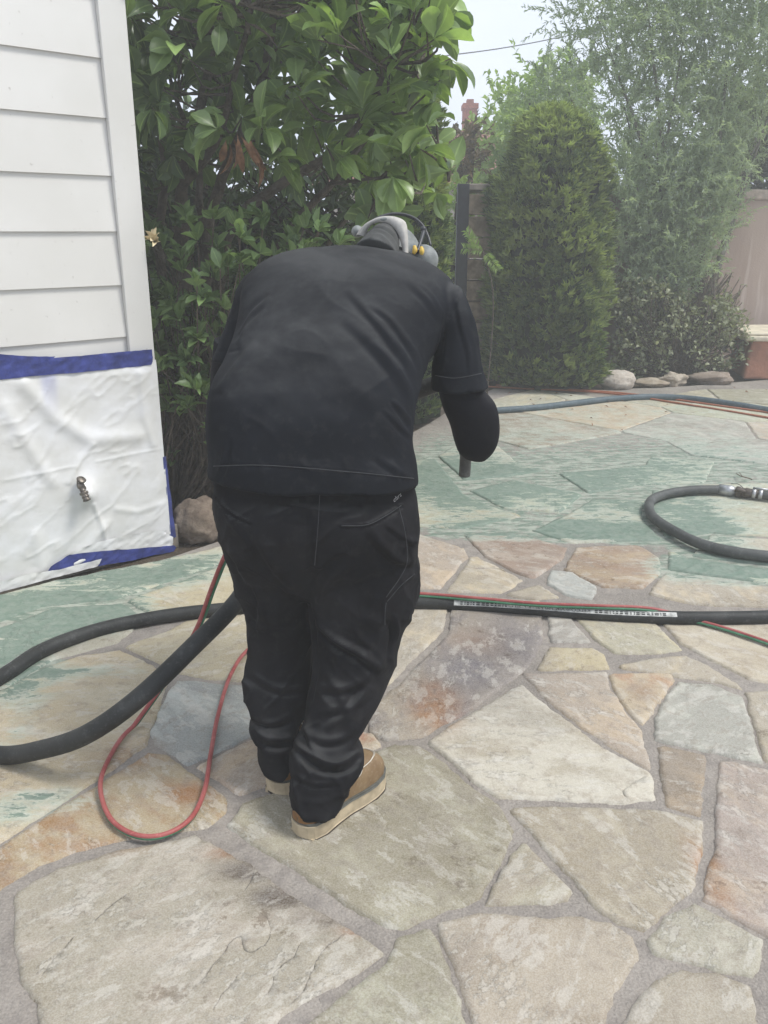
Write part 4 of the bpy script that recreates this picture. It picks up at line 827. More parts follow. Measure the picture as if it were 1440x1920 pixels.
def sculpt(me, strokes, nz=(), k=1.0):
    V = getco(me); N = getno(me); cmp_ = V - [0, 0, CAMZ]; fac = -(N * cmp_).sum(1) / np.linalg.norm(cmp_, axis=1); fac = np.clip(fac * 2.2 + .1, 0, 1); px, py, dep = proj(V); D = np.zeros(len(V))
    for s_ in strokes:
        pts, wd, amp = s_[:3]; mode = s_[3] if len(s_) > 3 else 'g'
        q = catmull(np.array(pts, float), 14); best = np.full(len(V), 1e9); bt = np.zeros(len(V)); side = np.zeros(len(V))
        for i in range(13):
            a, b = q[i], q[i + 1]; ab = b - a; t_ = np.clip(((px - a[0]) * ab[0] + (py - a[1]) * ab[1]) / (ab @ ab + 1e-9), 0, 1)
            dx = px - a[0] - t_ * ab[0]; dy = py - a[1] - t_ * ab[1]; d = np.hypot(dx, dy); m_ = d < best; best[m_] = d[m_]; bt[m_] = (i + t_[m_]) / 13; side[m_] = np.sign(ab[0] * dy - ab[1] * dx)[m_]
        tap = np.sin(np.pi * np.clip(bt, 0, 1)) ** .6 if mode != 'full' else 1.0
        if mode == 'fold':   # ridge with a tucked valley on one side
            D += amp * tap * (np.exp(-(best / wd) ** 2) - .9 * np.exp(-((best * 1.0 - wd * 1.5) / (wd * .8)) ** 2) * (side > 0)) * fac
        else: D += amp * tap * np.exp(-(best / wd) ** 2) * fac
    for (sc, am, st_, sd_) in nz:
        if am >= 0: D += fbm(V * st_, sc, 3, sd_) * am
        else:
            Rm = np.array([[.8, 0, .6], [0, 1, 0], [-.6, 0, .8]]) if sd_ % 2 else np.array([[.8, 0, -.6], [0, 1, 0], [.6, 0, .8]])
            D += -am * (1 - np.abs(fbm((V @ Rm) * st_, sc, 2, sd_))) ** 10 * np.clip(fbm(V, 4, 2, sd_ + 9) * 4 + .4, 0, 1)
    setco(me, V + N * D[:, None] * k); return me
# cloth materials
def cloth(name, ca, cb, wv=900, dust=(.16, .16, .15), da=.25, rough=.85):
    t = NT(name); p = t.pos(); n1 = t.noise(p, 5, 5, .6, .5); n2 = t.noise(p, 26, 6, .65); n3 = t.noise(p, wv, 2); c = t.mix(t.mr(n1, .35, .65), ca, cb); g_ = t.n('NewGeometry'); sx = t.n('SeparateXYZ'); t.l(g_.outputs['Normal'], sx.inputs[0]); c = t.mix(t.math('MULTIPLY', t.mr(sx.outputs[2], .45, 1, 0, .6), t.mr(n1, .3, .7, .4, 1)), c, (.085, .085, .082)); c = t.mix(t.mr(n2, .5, .75, 0, da), c, dust)  # up-facing cloth lightened: settled dust plus light from above put into the colour
    return t.fin(c, rough, t.bump(n3, .25, .0008, t.bump(n2, .12, .004)), 0, .1)
shirt_m = cloth('black_shirt_cloth', (.0065, .0075, .0100), (.0105, .012, .0155), da=.06)
trous_m = cloth('charcoal_trouser_cloth', (.007, .007, .0085), (.015, .0145, .016), 700, (.13, .12, .11), .08)
knit = cloth('black_knit', (.006, .006, .008), (.009, .009, .012), 500, da=.03)
skin = simple('skin', (.42, .24, .17), .6, 20, .12, .2, .001)
seam_m = simple('seam_thread', (.045, .045, .048), .8, 60, .2, .2, .001)
# shirt
mb = MB()
ringloft(mb, [(394, 888, 785, 906, 2.05, .178, .15, 0), (393, 856, 781, 870, 2.05, .168, .17, 0), (389, 815, 775, 830, 2.07, .16, .19, 4), (389, 770, 776, 780, 2.10, .16, .20, 8), (398, 725, 786, 735, 2.14, .155, .19, 14),
  (424, 675, 800, 690, 2.20, .15, .18, 22), (440, 630, 822, 645, 2.27, .145, .17, 31), (448, 590, 842, 602, 2.34, .14, .15, 42), (455, 560, 856, 575, 2.41, .138, .14, 54), (468, 540, 858, 562, 2.47, .135, .13, 64), (510, 528, 840, 552, 2.53, .12, .12, 72), (590, 520, 810, 535, 2.57, .10, .10, 78), (660, 505, 790, 520, 2.60, .085, .08, 82), (690, 495, 780, 505, 2.63, .06, .06, 84)], seg=70)
ringloft(mb, [(770, 600, 850, 540, 2.44, .07, .08, 30), (806, 615, 868, 548, 2.40, .075, .08, 20), (822, 645, 890, 600, 2.35, .08, .08, 8), (812, 682, 899, 650, 2.32, .08, .08, 0), (811, 706, 905, 690, 2.31, .08, .08, 0), (808, 731, 915, 725, 2.31, .090, .085, 0)], seg=26)
ringloft(mb, [(480, 520, 560, 540, 2.50, .07, .08, 40), (452, 535, 530, 560, 2.48, .075, .08, 25), (432, 585, 510, 600, 2.44, .075, .08, 8), (414, 632, 486, 640, 2.42, .075, .08, 0), (399, 674, 470, 678, 2.41, .078, .08, 0)], seg=22)
sh = remesh(mb, .0055, 6, .5)
FS = [([(652, 540), (706, 601), (735, 638), (760, 672), (777, 709)], 8, .008, 'fold'), ([(690, 568), (727, 592), (756, 630), (777, 663), (789, 692)], 6, .0055, 'fold'), ([(640, 585), (685, 628), (722, 667), (747, 700), (772, 742)], 11, .0065, 'fold'),
  ([(762, 520), (789, 545), (812, 570), (838, 608)], 7, .0045, 'fold'), ([(785, 530), (812, 556), (832, 590)], 4, .0025, 'fold'), ([(700, 640), (740, 690), (768, 740), (774, 790)], 8, .006), ([(735, 749), (756, 774), (772, 800)], 5, .006, 'fold'), ([(718, 768), (748, 798), (774, 822)], 5, .005, 'fold'),
  ([(507, 556), (474, 586), (449, 628)], 6, .006, 'fold'), ([(498, 580), (468, 612), (444, 646)], 5, .004, 'fold'), ([(480, 640), (440, 690), (408, 735)], 8, .005, 'fold'), ([(405, 905), (418, 870), (424, 825)], 5, .006, 'fold'), ([(432, 905), (438, 870), (430, 840)], 4, .003),
  ([(857, 560), (866, 610), (880, 660), (884, 705)], 5, .005, 'fold'), ([(846, 580), (838, 630), (832, 690)], 5, .004, 'fold'), ([(872, 600), (890, 650), (896, 700)], 4, .003), ([(820, 700), (850, 706), (880, 702), (906, 696)], 2.0, -.0025, 'full'), ([(398, 657), (430, 660), (446, 655)], 2, -.002, 'full'),
  ([(866, 528), (858, 560), (846, 590), (822, 640), (806, 690)], 2.6, -.0035, 'full'), ([(443, 545), (440, 590), (436, 640)], 3, -.003), ([(640, 700), (700, 760), (740, 830)], 16, .004), ([(520, 640), (470, 720), (440, 800)], 18, .004), ([(700, 850), (740, 880), (772, 900)], 7, .004, 'fold'), ([(560, 860), (590, 900)], 6, .003), ([(640, 850), (660, 905)], 6, .003), ([(480, 850), (500, 900)], 7, .003), ([(735, 860), (748, 915)], 5, .003),
  ([(398, 872), (480, 874), (568, 880), (680, 892), (778, 905)], 1.8, -.0022, 'full'), ([(398, 868), (480, 870), (568, 876), (680, 888), (778, 901)], 2.0, .0012, 'full'), ([(690, 455), (740, 470), (790, 505)], 5, .003, 'fold'), ([(560, 448), (640, 440), (700, 446)], 10, .003)]
sculpt(sh, FS, [(4, .005, [1, 1, 1], 3), (12, .0022, [1, 1, .7], 9), (38, .0006, [1, 1, .5], 10), (7, .004, [.8, 1.0, 1.2], 44), (17, .0012, [1, 1, 1], 51), (5, -.0030, [.7, 1, 2.2], 61), (5, -.0026, [.7, 1, 2.4], 62)], .85)
V_ = getco(sh); py_ = proj(V_)[1]; V_[:, 2] += fbm(V_ * [1, 1, 0], 7, 2, 5) * .016 * np.clip((py_ - 860) / 50, 0, 1); setco(sh, V_)
obj('shirt', sh, shirt_m, man)
# trousers
mb = MB()
ringloft(mb, [(404, 880, 772, 892, 2.05, .12, .13, 0), (402, 912, 778, 922, 2.05, .125, .14, 0), (400, 950, 784, 955, 2.04, .15, .15, 0), (410, 990, 785, 992, 2.05, .158, .16, 0), (425, 1035, 781, 1040, 2.07, .15, .16, 0), (442, 1085, 780, 1080, 2.09, .12, .15, 0), (458, 1108, 772, 1104, 2.10, .09, .12, 0)], seg=36)
ringloft(mb, [(560, 1030, 781, 1030, 2.07, .12, .14, 0), (568, 1080, 781, 1072, 2.07, .13, .14, 0), (577, 1130, 778, 1112, 2.07, .125, .13, 0), (581, 1180, 762, 1160, 2.06, .12, .12, 0), (583, 1240, 738, 1236, 2.03, .115, .11, 0), (574, 1298, 718, 1296, 1.99, .105, .10, 0), (568, 1345, 692, 1345, 1.95, .09, .09, 0), (554, 1385, 671, 1386, 1.91, .08, .085, 0),
  (546, 1412, 683, 1414, 1.885, .085, .09, 0), (544, 1440, 681, 1440, 1.87, .08, .09, 0), (546, 1470, 659, 1470, 1.853, .074, .08, 0), (545, 1502, 642, 1506, 1.842, .074, .078, 0)], seg=60)
ringloft(mb, [(424, 1030, 600, 1030, 2.09, .12, .13, 0), (444, 1085, 592, 1090, 2.11, .12, .13, 0), (464, 1135, 592, 1140, 2.12, .11, .12, 0), (464, 1180, 590, 1184, 2.13, .105, .115, 0), (470, 1220, 590, 1226, 2.13, .10, .11, 0), (462, 1268, 593, 1262, 2.11, .10, .10, 0), (468, 1308, 586, 1305, 2.08, .09, .09, 0), (478, 1336, 574, 1335, 2.06, .08, .085, 0), (470, 1360, 560, 1362, 2.035, .08, .085, 0), (487, 1382, 556, 1384, 2.015, .072, .08, 0), (491, 1408, 554, 1410, 2.01, .07, .08, 0), (498, 1434, 550, 1437, 2.0, .07, .08, 0)], seg=54)
tr = remesh(mb, .0052, 5, .5)
FT = [([(593, 1165), (640, 1203), (680, 1228), (716, 1258)], 9, .012, 'fold'), ([(712, 1180), (728, 1170), (738, 1200), (722, 1245)], 5, -.008), ([(740, 1150), (742, 1190), (728, 1240)], 4, .007, 'fold'), ([(640, 1130), (690, 1160), (730, 1180)], 12, .004), ([(690, 990), (735, 1040), (772, 1052)], 9, .008, 'fold'), ([(720, 980), (755, 1005), (778, 1020)], 5, .004, 'fold'), ([(745, 1030), (765, 1010), (780, 1015)], 5, .004),
  ([(637, 986), (688, 984), (725, 966), (754, 947)], 2.0, .003, 'full'), ([(637, 989), (688, 987), (725, 969), (754, 950)], 1.6, -.003, 'full'), ([(402, 928), (418, 950), (440, 966), (468, 980)], 2.2, .004, 'full'), ([(404, 936), (420, 956), (440, 971), (468, 984)], 2.6, -.005, 'full'), ([(746, 950), (758, 1000), (762, 1050), (750, 1080), (722, 1122)], 1.8, -.003, 'full'), ([(776, 1072), (750, 1095), (722, 1126), (725, 1160)], 1.8, .0025, 'full'), ([(584, 930), (584, 1000), (583, 1060), (582, 1110)], 6, -.007),
  ([(582, 1120), (586, 1180), (590, 1250), (580, 1320)], 4, -.008), ([(472, 1090), (490, 1140), (480, 1200)], 6, .005, 'fold'), ([(466, 1150), (480, 1180), (478, 1200)], 4, -.005), ([(470, 1260), (520, 1290), (575, 1290)], 7, .005, 'fold'), ([(600, 1250), (640, 1300), (660, 1350)], 10, .006), ([(700, 1270), (660, 1330), (610, 1370)], 9, .006, 'fold'), ([(570, 1340), (580, 1390), (610, 1430)], 7, .006, 'fold'), ([(472, 1338), (510, 1354), (556, 1338)], 7, .006, 'fold'), ([(478, 1368), (505, 1388), (550, 1380)], 7, .008, 'fold'), ([(492, 1400), (520, 1404), (550, 1398)], 4, -.007),
  ([(598, 1286), (650, 1288), (706, 1262)], 9, .005, 'fold'), ([(590, 1335), (650, 1326), (694, 1300)], 8, .003, 'fold'), ([(552, 1390), (590, 1420), (632, 1434), (676, 1408)], 7, .010, 'fold'), ([(560, 1415), (600, 1446), (645, 1448), (676, 1430)], 5, -.008), ([(558, 1360), (600, 1386), (640, 1384), (670, 1362)], 8, .004, 'fold'), ([(550, 1450), (590, 1470), (640, 1466)], 5, .004, 'fold'), ([(560, 1500), (600, 1505), (640, 1490)], 7, .003), ([(545, 1090), (520, 1150), (530, 1220)], 9, .005), ([(610, 1080), (600, 1130), (604, 1180)], 8, .005), ([(480, 990), (515, 1060), (565, 1110)], 13, .007, 'fold'), ([(660, 1050), (620, 1085), (598, 1130)], 12, .009, 'fold'), ([(430, 1010), (450, 1060), (470, 1100)], 7, .005, 'fold')]
sculpt(tr, FT, [(5, .005, [1, 1, .8], 13), (9, .0034, [1, 1, .8], 19), (20, .0014, [1, 1, .9], 29), (45, .0004, [1, 1, 1], 10), (6, -.005, [.8, 1, 1.8], 71), (7, -.005, [.8, 1, 1.6], 72), (11, -.0025, [1, 1, 1.4], 73)], 1.4)
obj('trousers', tr, trous_m, man)
def onray(px, py, me_co, off=.002):
    """nearest cloth surface seen at this pixel"""
    x, y, d = me_co[1]; m_ = np.hypot(x - px, y - py) < 6; i = np.argmin(np.where(m_, d, 9)); p_ = me_co[0][i]; return P(px, py, p_[1] - off)
TC = getco(tr); TCp = (TC, proj(TC)); SC_ = getco(sh); SCp = (SC_, proj(SC_))
def seam(pts, data, name, r=.0011, mat=seam_m): 
    q = catmull(np.array(pts, float), 30); mb = MB(); mb.tube([onray(a, b, data, .0008) for a, b in q], r, 6); return mb.build(name, mat, man)
for pts, dat in (([(400, 874), (480, 872), (568, 877), (680, 887), (776, 897)], SCp), ([(816, 704), (850, 709), (880, 705), (903, 700)], SCp), ([(748, 950), (760, 1000), (764, 1050), (752, 1080), (724, 1120)], TCp), ([(778, 1076), (752, 1098), (726, 1128)], TCp), ([(640, 986), (688, 984), (725, 966), (752, 948)], TCp), ([(600, 920), (596, 990), (590, 1060)], TCp), ([(724, 1130), (722, 1150), (722, 1172)], TCp)): seam(pts, dat, 'seam', .0010)
# belt loop, thigh pocket flap
mb = MB(); A = np.array([[onray(x, y, TCp, .007) for x in np.linspace(514, 560, 6)] for y in np.linspace(912, 945, 5)]); A2 = A + [0, .006, 0]; mb.grid(A[:, ::-1] if False else A[::-1]); mb.grid(A2); o_ = mb.build('belt_loop', trous_m, man)
mb = MB(); mb.box(P(771, 1095, 2.05), (.034, .05, .046), Matrix.Rotation(R(24), 3, 'Y') @ Matrix.Rotation(R(-15), 3, 'X')); me = evalmesh(mb.mesh(), [('SUBSURF', dict(levels=4, render_levels=4, subdivision_type='CATMULL_CLARK')), ]); me = sculpt(me, [], [(22, .007, [1, 1, 1], 3)]); smooth(me); obj('pocket_flap', me, trous_m, man)
# tiny stitched word on the back pocket
def text_mesh(txt, size, extrude=0):
    cu = bpy.data.curves.new('t', 'FONT'); cu.body = txt; cu.size = size; cu.extrude = extrude; o = bpy.data.objects.new('t', cu); COL.objects.link(o); dg = bpy.context.evaluated_depsgraph_get(); dg.update()
    me = bpy.data.meshes.new_from_object(o.evaluated_get(dg)); bpy.data.objects.remove(o); return me
me = text_mesh('clsrs', 1.0); V = getco(me); ex = V.max(0) - V.min(0); V = (V - V.min(0)) / ex[0]
org = onray(739, 942, TCp, .007); e1 = onray(753, 930, TCp, .007) - org; e2 = np.array([-.2, 0, .9]) * .0105 / .35
setco(me, org + V[:, :1] * e1 + V[:, 1:2] * e2 * 1.0); obj('stitched_logo', me, simple('pale_thread', (.35, .34, .33), .8), man)
# undersleeves (forearms run forward to the nozzle)
hR = P(882, 812, 2.60); hL = P(700, 800, 2.74); eR = P(893, 815, 2.33); eL = P(428, 800, 2.48)
mb = MB(); ringloft(mb, [(822, 690, 896, 680, 2.33, .06, .06, 0), (822, 728, 904, 724, 2.325, .064, .062, 0), (830, 764, 929, 758, 2.32, .07, .066, 0), (843, 795, 936, 794, 2.32, .068, .066, 0), (851, 824, 934, 824, 2.32, .062, .062, 0), (859, 846, 924, 848, 2.325, .05, .055, 0), (872, 860, 908, 864, 2.33, .03, .04, 0)], seg=34)
mb.tube([eR + [0, .0, 0], (eR * .6 + hR * .4) + [0.006, 0, -.01], eR * .15 + hR * .85], [.060, .052, .034], 24, 14); us = remesh(mb, .005, 6); sculpt(us, [([(830, 745), (870, 752), (915, 745)], 5, .002)], [(20, .0015, [1, 1, 1], 3)]); obj('undersleeve', us, knit, man)
mb = MB(); mb.tube([P(440, 640, 2.43), P(432, 720, 2.45), eL], [.058, .058, .052], 24, 14); mb.ell(eL, (.052,) * 3); mb.tube([eL, (eL + hL) / 2, eL * .12 + hL * .88], [.052, .046, .033], 24, 14); us = remesh(mb, .005, 5); obj('undersleeve', us, knit, man)
# body: one continuous skin under the clothes, with head and gloveless hands
mb = MB()
hc = P(742, 492, 2.72); face = np.array([.10, .62, -.78]); face /= np.linalg.norm(face); crown = np.array([.12, .74, .62]); crown -= face * crown.dot(face); crown /= np.linalg.norm(crown); side_ = np.cross(face, crown)
Mh_ = Matrix((side_, face, crown)).transposed()
def hp(x, y, z): return hc + side_ * x + face * y + crown * z
mb.ell(hc, (.073, .090, .108), Mh_, 32, 24); mb.ell(hp(0, .045, -.055), (.052, .05, .05), Mh_); mb.ell(hp(0, .082, -.095), (.026, .022, .018), Mh_)
mb.tube([hp(0, .088, .012), hp(0, .106, -.018), hp(0, .100, -.030)], [.009, .014, .010], 12, 8)
for sg in (-1, 1): mb.ell(hp(sg * .074, 0, -.005), (.009, .020, .032), Mh_); mb.ell(hp(sg * .030, .082, .022), (.020, .010, .007), Mh_); mb.ell(hp(sg * .035, .076, -.02), (.022, .014, .02), Mh_)
mb.ell(hp(0, .093, -.055), (.024, .010, .006), Mh_); mb.ell(hp(0, .091, -.066), (.021, .010, .006), Mh_)
nb = P(735, 520, 2.56); mb.tube([hp(0, -.03, -.05), (hp(0, -.03, -.06) + nb) / 2, nb, P(680, 600, 2.42)], [.06, .058, .068, .09], 24, 16)
def bt(pts, rad, n=24, seg=16): mb.tube(pts, rad, n, seg)
bt([P(650, 540, 2.50), P(620, 600, 2.38), P(600, 700, 2.22), P(588, 800, 2.12), P(588, 900, 2.07), P(590, 960, 2.06)], [.10, .13, .14, .14, .13, .12])
bt([P(500, 560, 2.45), P(650, 540, 2.47), P(820, 565, 2.43)], [.065, .09, .065])
bt([P(830, 570, 2.42), P(862, 650, 2.34), P(868, 720, 2.33), eR], [.058, .050, .046, .042]); bt([eR, (eR + hR) / 2, hR], [.040, .036, .026])
bt([P(500, 560, 2.46), P(450, 640, 2.44), eL], [.055, .048, .042]); bt([eL, (eL + hL) / 2, hL], [.040, .036, .026])
bt([P(545, 950, 2.07), P(530, 1080, 2.12), P(528, 1230, 2.12), P(520, 1330, 2.06), P(522, 1405, 2.02), P(524, 1425, 2.02)], [.10, .085, .06, .045, .036, .034])
bt([P(650, 950, 2.05), P(670, 1080, 2.07), P(660, 1220, 2.04), P(628, 1330, 1.96), P(605, 1440, 1.87), P(600, 1475, 1.86)], [.10, .09, .06, .05, .038, .034])
# hands: palm, four curled fingers, thumb, closing round the grip axis
gripR = (P(870, 893, 2.64), P(884, 765, 2.60)); 
def hand(hw, a, b, sgn):
    a, b = np.array(a), np.array(b); ax_ = (b - a) / np.linalg.norm(b - a); fw = hw * 0 + np.array([0, 1.0, 0]); fw -= ax_ * fw.dot(ax_); fw /= np.linalg.norm(fw); sd = np.cross(ax_, fw) * sgn
    t_ = (hw - a).dot(ax_); ctr = a + ax_ * t_ + fw * .0
    # palm lies on the near/outer side of the grip
    pc = ctr - fw * .022 + sd * .030
    mb.tube([hw - fw * .02 + sd * .02, pc - fw * .012], [.026, .030], 16, 6); mb.ell(pc, (.020, .036, .042)); 
    for k, (ln, r) in enumerate(((.92, .0088), (1.0, .0092), (.95, .0088), (.8, .0078))):
        o = ctr + ax_ * (.033 - k * .021); rr = .029
        angs = np.radians([15, 60, 110, 160, 205, 240]) * ln; pts = [o + sd * rr * math.cos(q) * 1.05 + fw * rr * math.sin(q) for q in angs]
        mb.tube([pc + ax_ * (.030 - k * .020)] + pts, [r * 1.15] + [r * 1.08, r, r * 1.05, r * .95, r * .93, r * .8], 12, 22)
    o = ctr + ax_ * .052; mb.tube([pc + ax_ * .028 - fw * .018, o + sd * .022 - fw * .026, o - sd * .006 - fw * .030, o - sd * .026 - fw * .018], [.0125, .0115, .0105, .0085], 12, 12)
hand(hR, *gripR, 1)
gripL = (P(760, 742, 2.70), P(650, 790, 2.80)); hand(hL * .5 + np.array(gripL).mean(0) * .5, *gripL, -1)
bdy = remesh(mb, .0036, 3, .5)
obj('body', bdy, skin, man)
# headgear
beige = simple('beige_harness', (.42, .40, .36), .6, 40, .15, .3, .002); gshell = simple('grey_shell', (.20, .21, .20), .55, 40, .2, .3, .002); blkp = simple('black_plastic', (.025, .026, .028), .4, 40, .2, .2, .001, spec=.5); yel = simple('yellow_mark', (.62, .42, .08), .5, 40, .1)
scarf = cloth('grey_scarf', (.05, .052, .05), (.085, .085, .08), da=.15)
cap_ = empty  # (worn items stay children of the man)
mb = MB(); mb.ell(hc + crown * .006, (.079, .094, .112), Mh_, 40, 26); me = mb.mesh(); smooth(me); obj('cap', me, gshell, man)
po = catmull(np.array([(668, 440), (676, 428), (690, 416), (710, 407), (733, 405), (752, 410), (762, 420), (765, 445), (766, 490)], float), 40); pi_ = catmull(np.array([(684, 446), (689, 430), (698, 420), (712, 416), (728, 419), (741, 430), (749, 445), (754, 465), (756, 492)], float), 40)
rows = []
for (ax_, ay_), (bx_, by_), Yr in zip(po, pi_, np.interp(np.linspace(0, 1, 40), [0, .4, .7, 1], [2.62, 2.60, 2.57, 2.55])):
    a, b = P(ax_, ay_, Yr + .012), P(bx_, by_, Yr); rows.append([a + [0, .02, -.003], a] + [a * (1 - q) + b * q + np.array([0, -.008, .004]) * math.sin(math.pi * q) for q in (.2, .4, .6, .8)] + [b, b + [0, .02, -.002]])
mb = MB(); mb.grid(np.array(rows)); me = mb.mesh(); smooth(me); obj('harness_strap', me, beige, man)
mb = MB(); mb.ell(P(729, 411, 2.60), (.026, .010, .007)); me = mb.mesh(); smooth(me); obj('harness_pad', me, gshell, man)
mb = MB(); mb.tube([P(704, 486, 2.53), P(716, 457, 2.58), P(724, 440, 2.62)], [.070, .052, .040], 28, 14); me = remesh(mb, .004, 3); sculpt(me, [([(675, 436), (705, 424), (735, 436), (752, 462)], 3, .006), ([(680, 444), (708, 432), (732, 445), (748, 470)], 3, .006), ([(685, 452), (708, 441), (728, 455), (742, 476)], 3, .005), ([(677, 440), (706, 428), (734, 441), (750, 466)], 2, -.004)], []); obj('neck_gaiter', me, scarf, man)
muff = mb = MB(); mb.tube([P(700, 412, 2.72), P(727, 402, 2.74), P(752, 401, 2.75), P(775, 408, 2.75), P(792, 422, 2.74), P(802, 442, 2.72), P(808, 462, 2.70)], .0042, 10, 30); mb.tube([P(712, 405, 2.77), P(752, 403, 2.79), P(782, 416, 2.78), P(798, 440, 2.75)], .003, 8, 24); hb = mb.build('headband', blkp, man)
mb = MB(); mb.tube([P(795, 431, 2.66), P(789, 452, 2.62), P(782, 474, 2.59)], [.006, .005, .005], 10, 10); mb.ell(P(794, 430, 2.66), (.009, .009, .009)); mb.build('headband_arm', blkp, man)
mb = MB(); mb.ell(P(796, 486, 2.63), (.040, .038, .043), Matrix.Rotation(R(-35), 3, 'Y'), 32, 20); ec = mb.build('ear_cup', gshell, man)
mb = MB(); mb.ell(P(670, 434, 2.70), (.018, .024, .018), None, 24, 16); mb.build('ear_cup', gshell, man)
for (x, y, w_) in ((777, 463, .0075), (790, 465, .0075)):
    mb = MB(); mb.tube([P(x, y - 2, 2.588), P(x + 1, y + 6, 2.583), P(x - 2 + (2 if x > 780 else 0), y + 13, 2.582)], [w_ * .6, w_, w_ * .6], 10, 8); mb.build('yellow_mark', yel, man)
# ---- boots
tan_l = NT('tan_leather'); p = tan_l.pos(); n1 = tan_l.noise(p, 14, 6); n2 = tan_l.noise(p, 120, 4); c = tan_l.mix(tan_l.mr(n1, .3, .7), (.15, .09, .042), (.23, .155, .08)); c = tan_l.mix(tan_l.mr(n2, .5, .75, 0, .3), c, (.36, .29, .20)); tan_l = tan_l.fin(c, .55, tan_l.bump(n2, .3, .001, tan_l.bump(n1, .3, .004)), 0, .4)
heel_l = simple('heel_leather', (.20, .10, .035), .6, 25, .25, .3, .002); solem = simple('tan_rubber_sole', (.44, .36, .24), .8, 25, .2, .4, .002); weltm = simple('grey_welt', (.10, .10, .085), .7, 40, .2); lace = simple('lace', (.62, .58, .50), .8, 60, .1); tread_shade_m = simple('tread_shade_dark', (.05, .04, .03), .9)
def boot(heel, toe, label=None):
    heel, toe = np.array(heel), np.array(toe); ln = np.linalg.norm((toe - heel)[:2]); f = (toe - heel) / np.linalg.norm(toe - heel); s_ = np.array([f[1], -f[0], 0])
    k = ln / .32
    def bp(x, y, z): return heel + f * x * k + s_ * y * k + np.array([0, 0, z])
    sgm = empty('boot', tuple(heel), None, None); sgm.parent = man; sgm.matrix_parent_inverse = Matrix.Translation(man.location).inverted()
    def halfw(x):  # outsole half width
        return np.interp(x, [0, .006, .02, .05, .10, .15, .20, .24, .28, .305, .317, .32], [0, .024, .038, .046, .044, .046, .055, .059, .055, .040, .021, 0])
    xs = np.concatenate([[0], .32 * (1 - np.cos(np.linspace(.12, math.pi - .12, 46))) / 2, [.32]])
    def outline(grow=0.0): return [(x, halfw(x) + grow) for x in xs] + [(x, -halfw(x) - grow) for x in xs[::-1][1:-1]]
    O = outline(); n = len(O)
    def slab(name, z0, z1, g0, g1, mat, zf=None, bev=True):
        mb = MB(); lev = [(z0, g0 - .002), (z0 + .002, g0), (z1 - .002, g1), (z1, g1 - .002)]; V = []
        for z, g_ in lev:
            for (x, y) in O:
                cx = .16; gx = (x - cx) * (1 + g_ / .16); gy = y + math.copysign(g_, y) if abs(y) > 1e-6 else 0; lift = 0 if x < .22 else ((x - .22) / .10) ** 2 * .008
                V.append(bp(gx + cx, gy, z + lift))
        F = [(i * n + a, i * n + (a + 1) % n, (i + 1) * n + (a + 1) % n, (i + 1) * n + a) for i in range(3) for a in range(n)]; F.append(tuple(range(n - 1, -1, -1))); F.append(tuple(3 * n + a for a in range(n))); mb.add(V, F); return mb.build(name, mat, sgm, sm=False)
    so_ = slab('sole', .010, .047, -.001, .001, solem); slab('tread_gap_shade', .0005, .0098, -.006, -.005, tread_shade_m); slab('welt', .0475, .055, -.002, -.001, weltm)  # dark slab paints the shade in the notches between tread blocks
    # lugs under the sole: blocks with gaps between
    mb = MB()
    for i, x in enumerate(np.arange(.012, .315, .0225)):
        if .095 < x < .125: continue
        hw = halfw(x + .008) - .001; lift = 0 if x < .22 else ((x - .22) / .10) ** 2 * .008
        for sg in (-1, 1): 
            a = np.array([bp(x, sg * hw, .0 + lift), bp(x + .0165, sg * (halfw(x + .0165) - .001), lift), bp(x + .0165, sg * .012, lift), bp(x, sg * .012, lift)]); b_ = a + [0, 0, .0115]; mb.add(list(a) + list(b_), [(3, 2, 1, 0), (4, 5, 6, 7), (0, 1, 5, 4), (1, 2, 6, 5), (2, 3, 7, 6), (3, 0, 4, 7)])
    lu = mb.build('tread', solem, sgm, sm=False)
    # upper: cross sections along the foot
    def upper(x0, x1, name, mat, gr=0.0, m=44):
        rows = []
        for x in np.linspace(x0, x1, m):
            hw = max(halfw(x) - .0035 + gr, .0005); hh = np.interp(x, [0, .004, .02, .06, .10, .14, .18, .22, .26, .29, .31, .318], [.014, .019, .022, .026, .066, .092, .085, .074, .064, .052, .034, .006]) + gr
            e = np.interp(x, [0, .1, .2, .32], [.42, .5, .62, .7]); row = []
            for th in np.linspace(0, math.pi, 25):
                cs, sn = math.cos(th), math.sin(th); row.append(bp(x, math.copysign(abs(cs) ** e, cs) * hw, .054 + hh * abs(sn) ** .75))
            rows.append(row)
        mb = MB(); mb.grid(np.array(rows)); return mb.build(name, mat, sgm)
    upper(.001, .3185, 'upper', tan_l); upper(.001, .075, 'heel_counter', heel_l, .0018, 20)
    # moc-toe stitching, side seam, laces
    def us(x, th, gr=.0012):
        hw = halfw(x) - .0035 + gr; hh = np.interp(x, [0, .004, .02, .06, .10, .14, .18, .22, .26, .29, .31, .318], [.014, .019, .022, .026, .066, .092, .085, .074, .064, .052, .034, .006]) + gr; e = np.interp(x, [0, .1, .2, .32], [.42, .5, .62, .7]); cs, sn = math.cos(th), math.sin(th); return bp(x, math.copysign(abs(cs) ** e, cs) * hw, .054 + hh * abs(sn) ** .75)
    mb = MB()
    for o2 in (0, .006):
        pts = [us(.17 + o2 * 0 + (.292 - o2 - .17) * math.sin(q) ** .7, .72 - o2 * 6 * 0 + (math.pi - 1.44) * (q / math.pi) * 1.0, .0012) for q in np.linspace(.02, math.pi - .02, 26)]; mb.tube(pts, .0009, 5, 60)
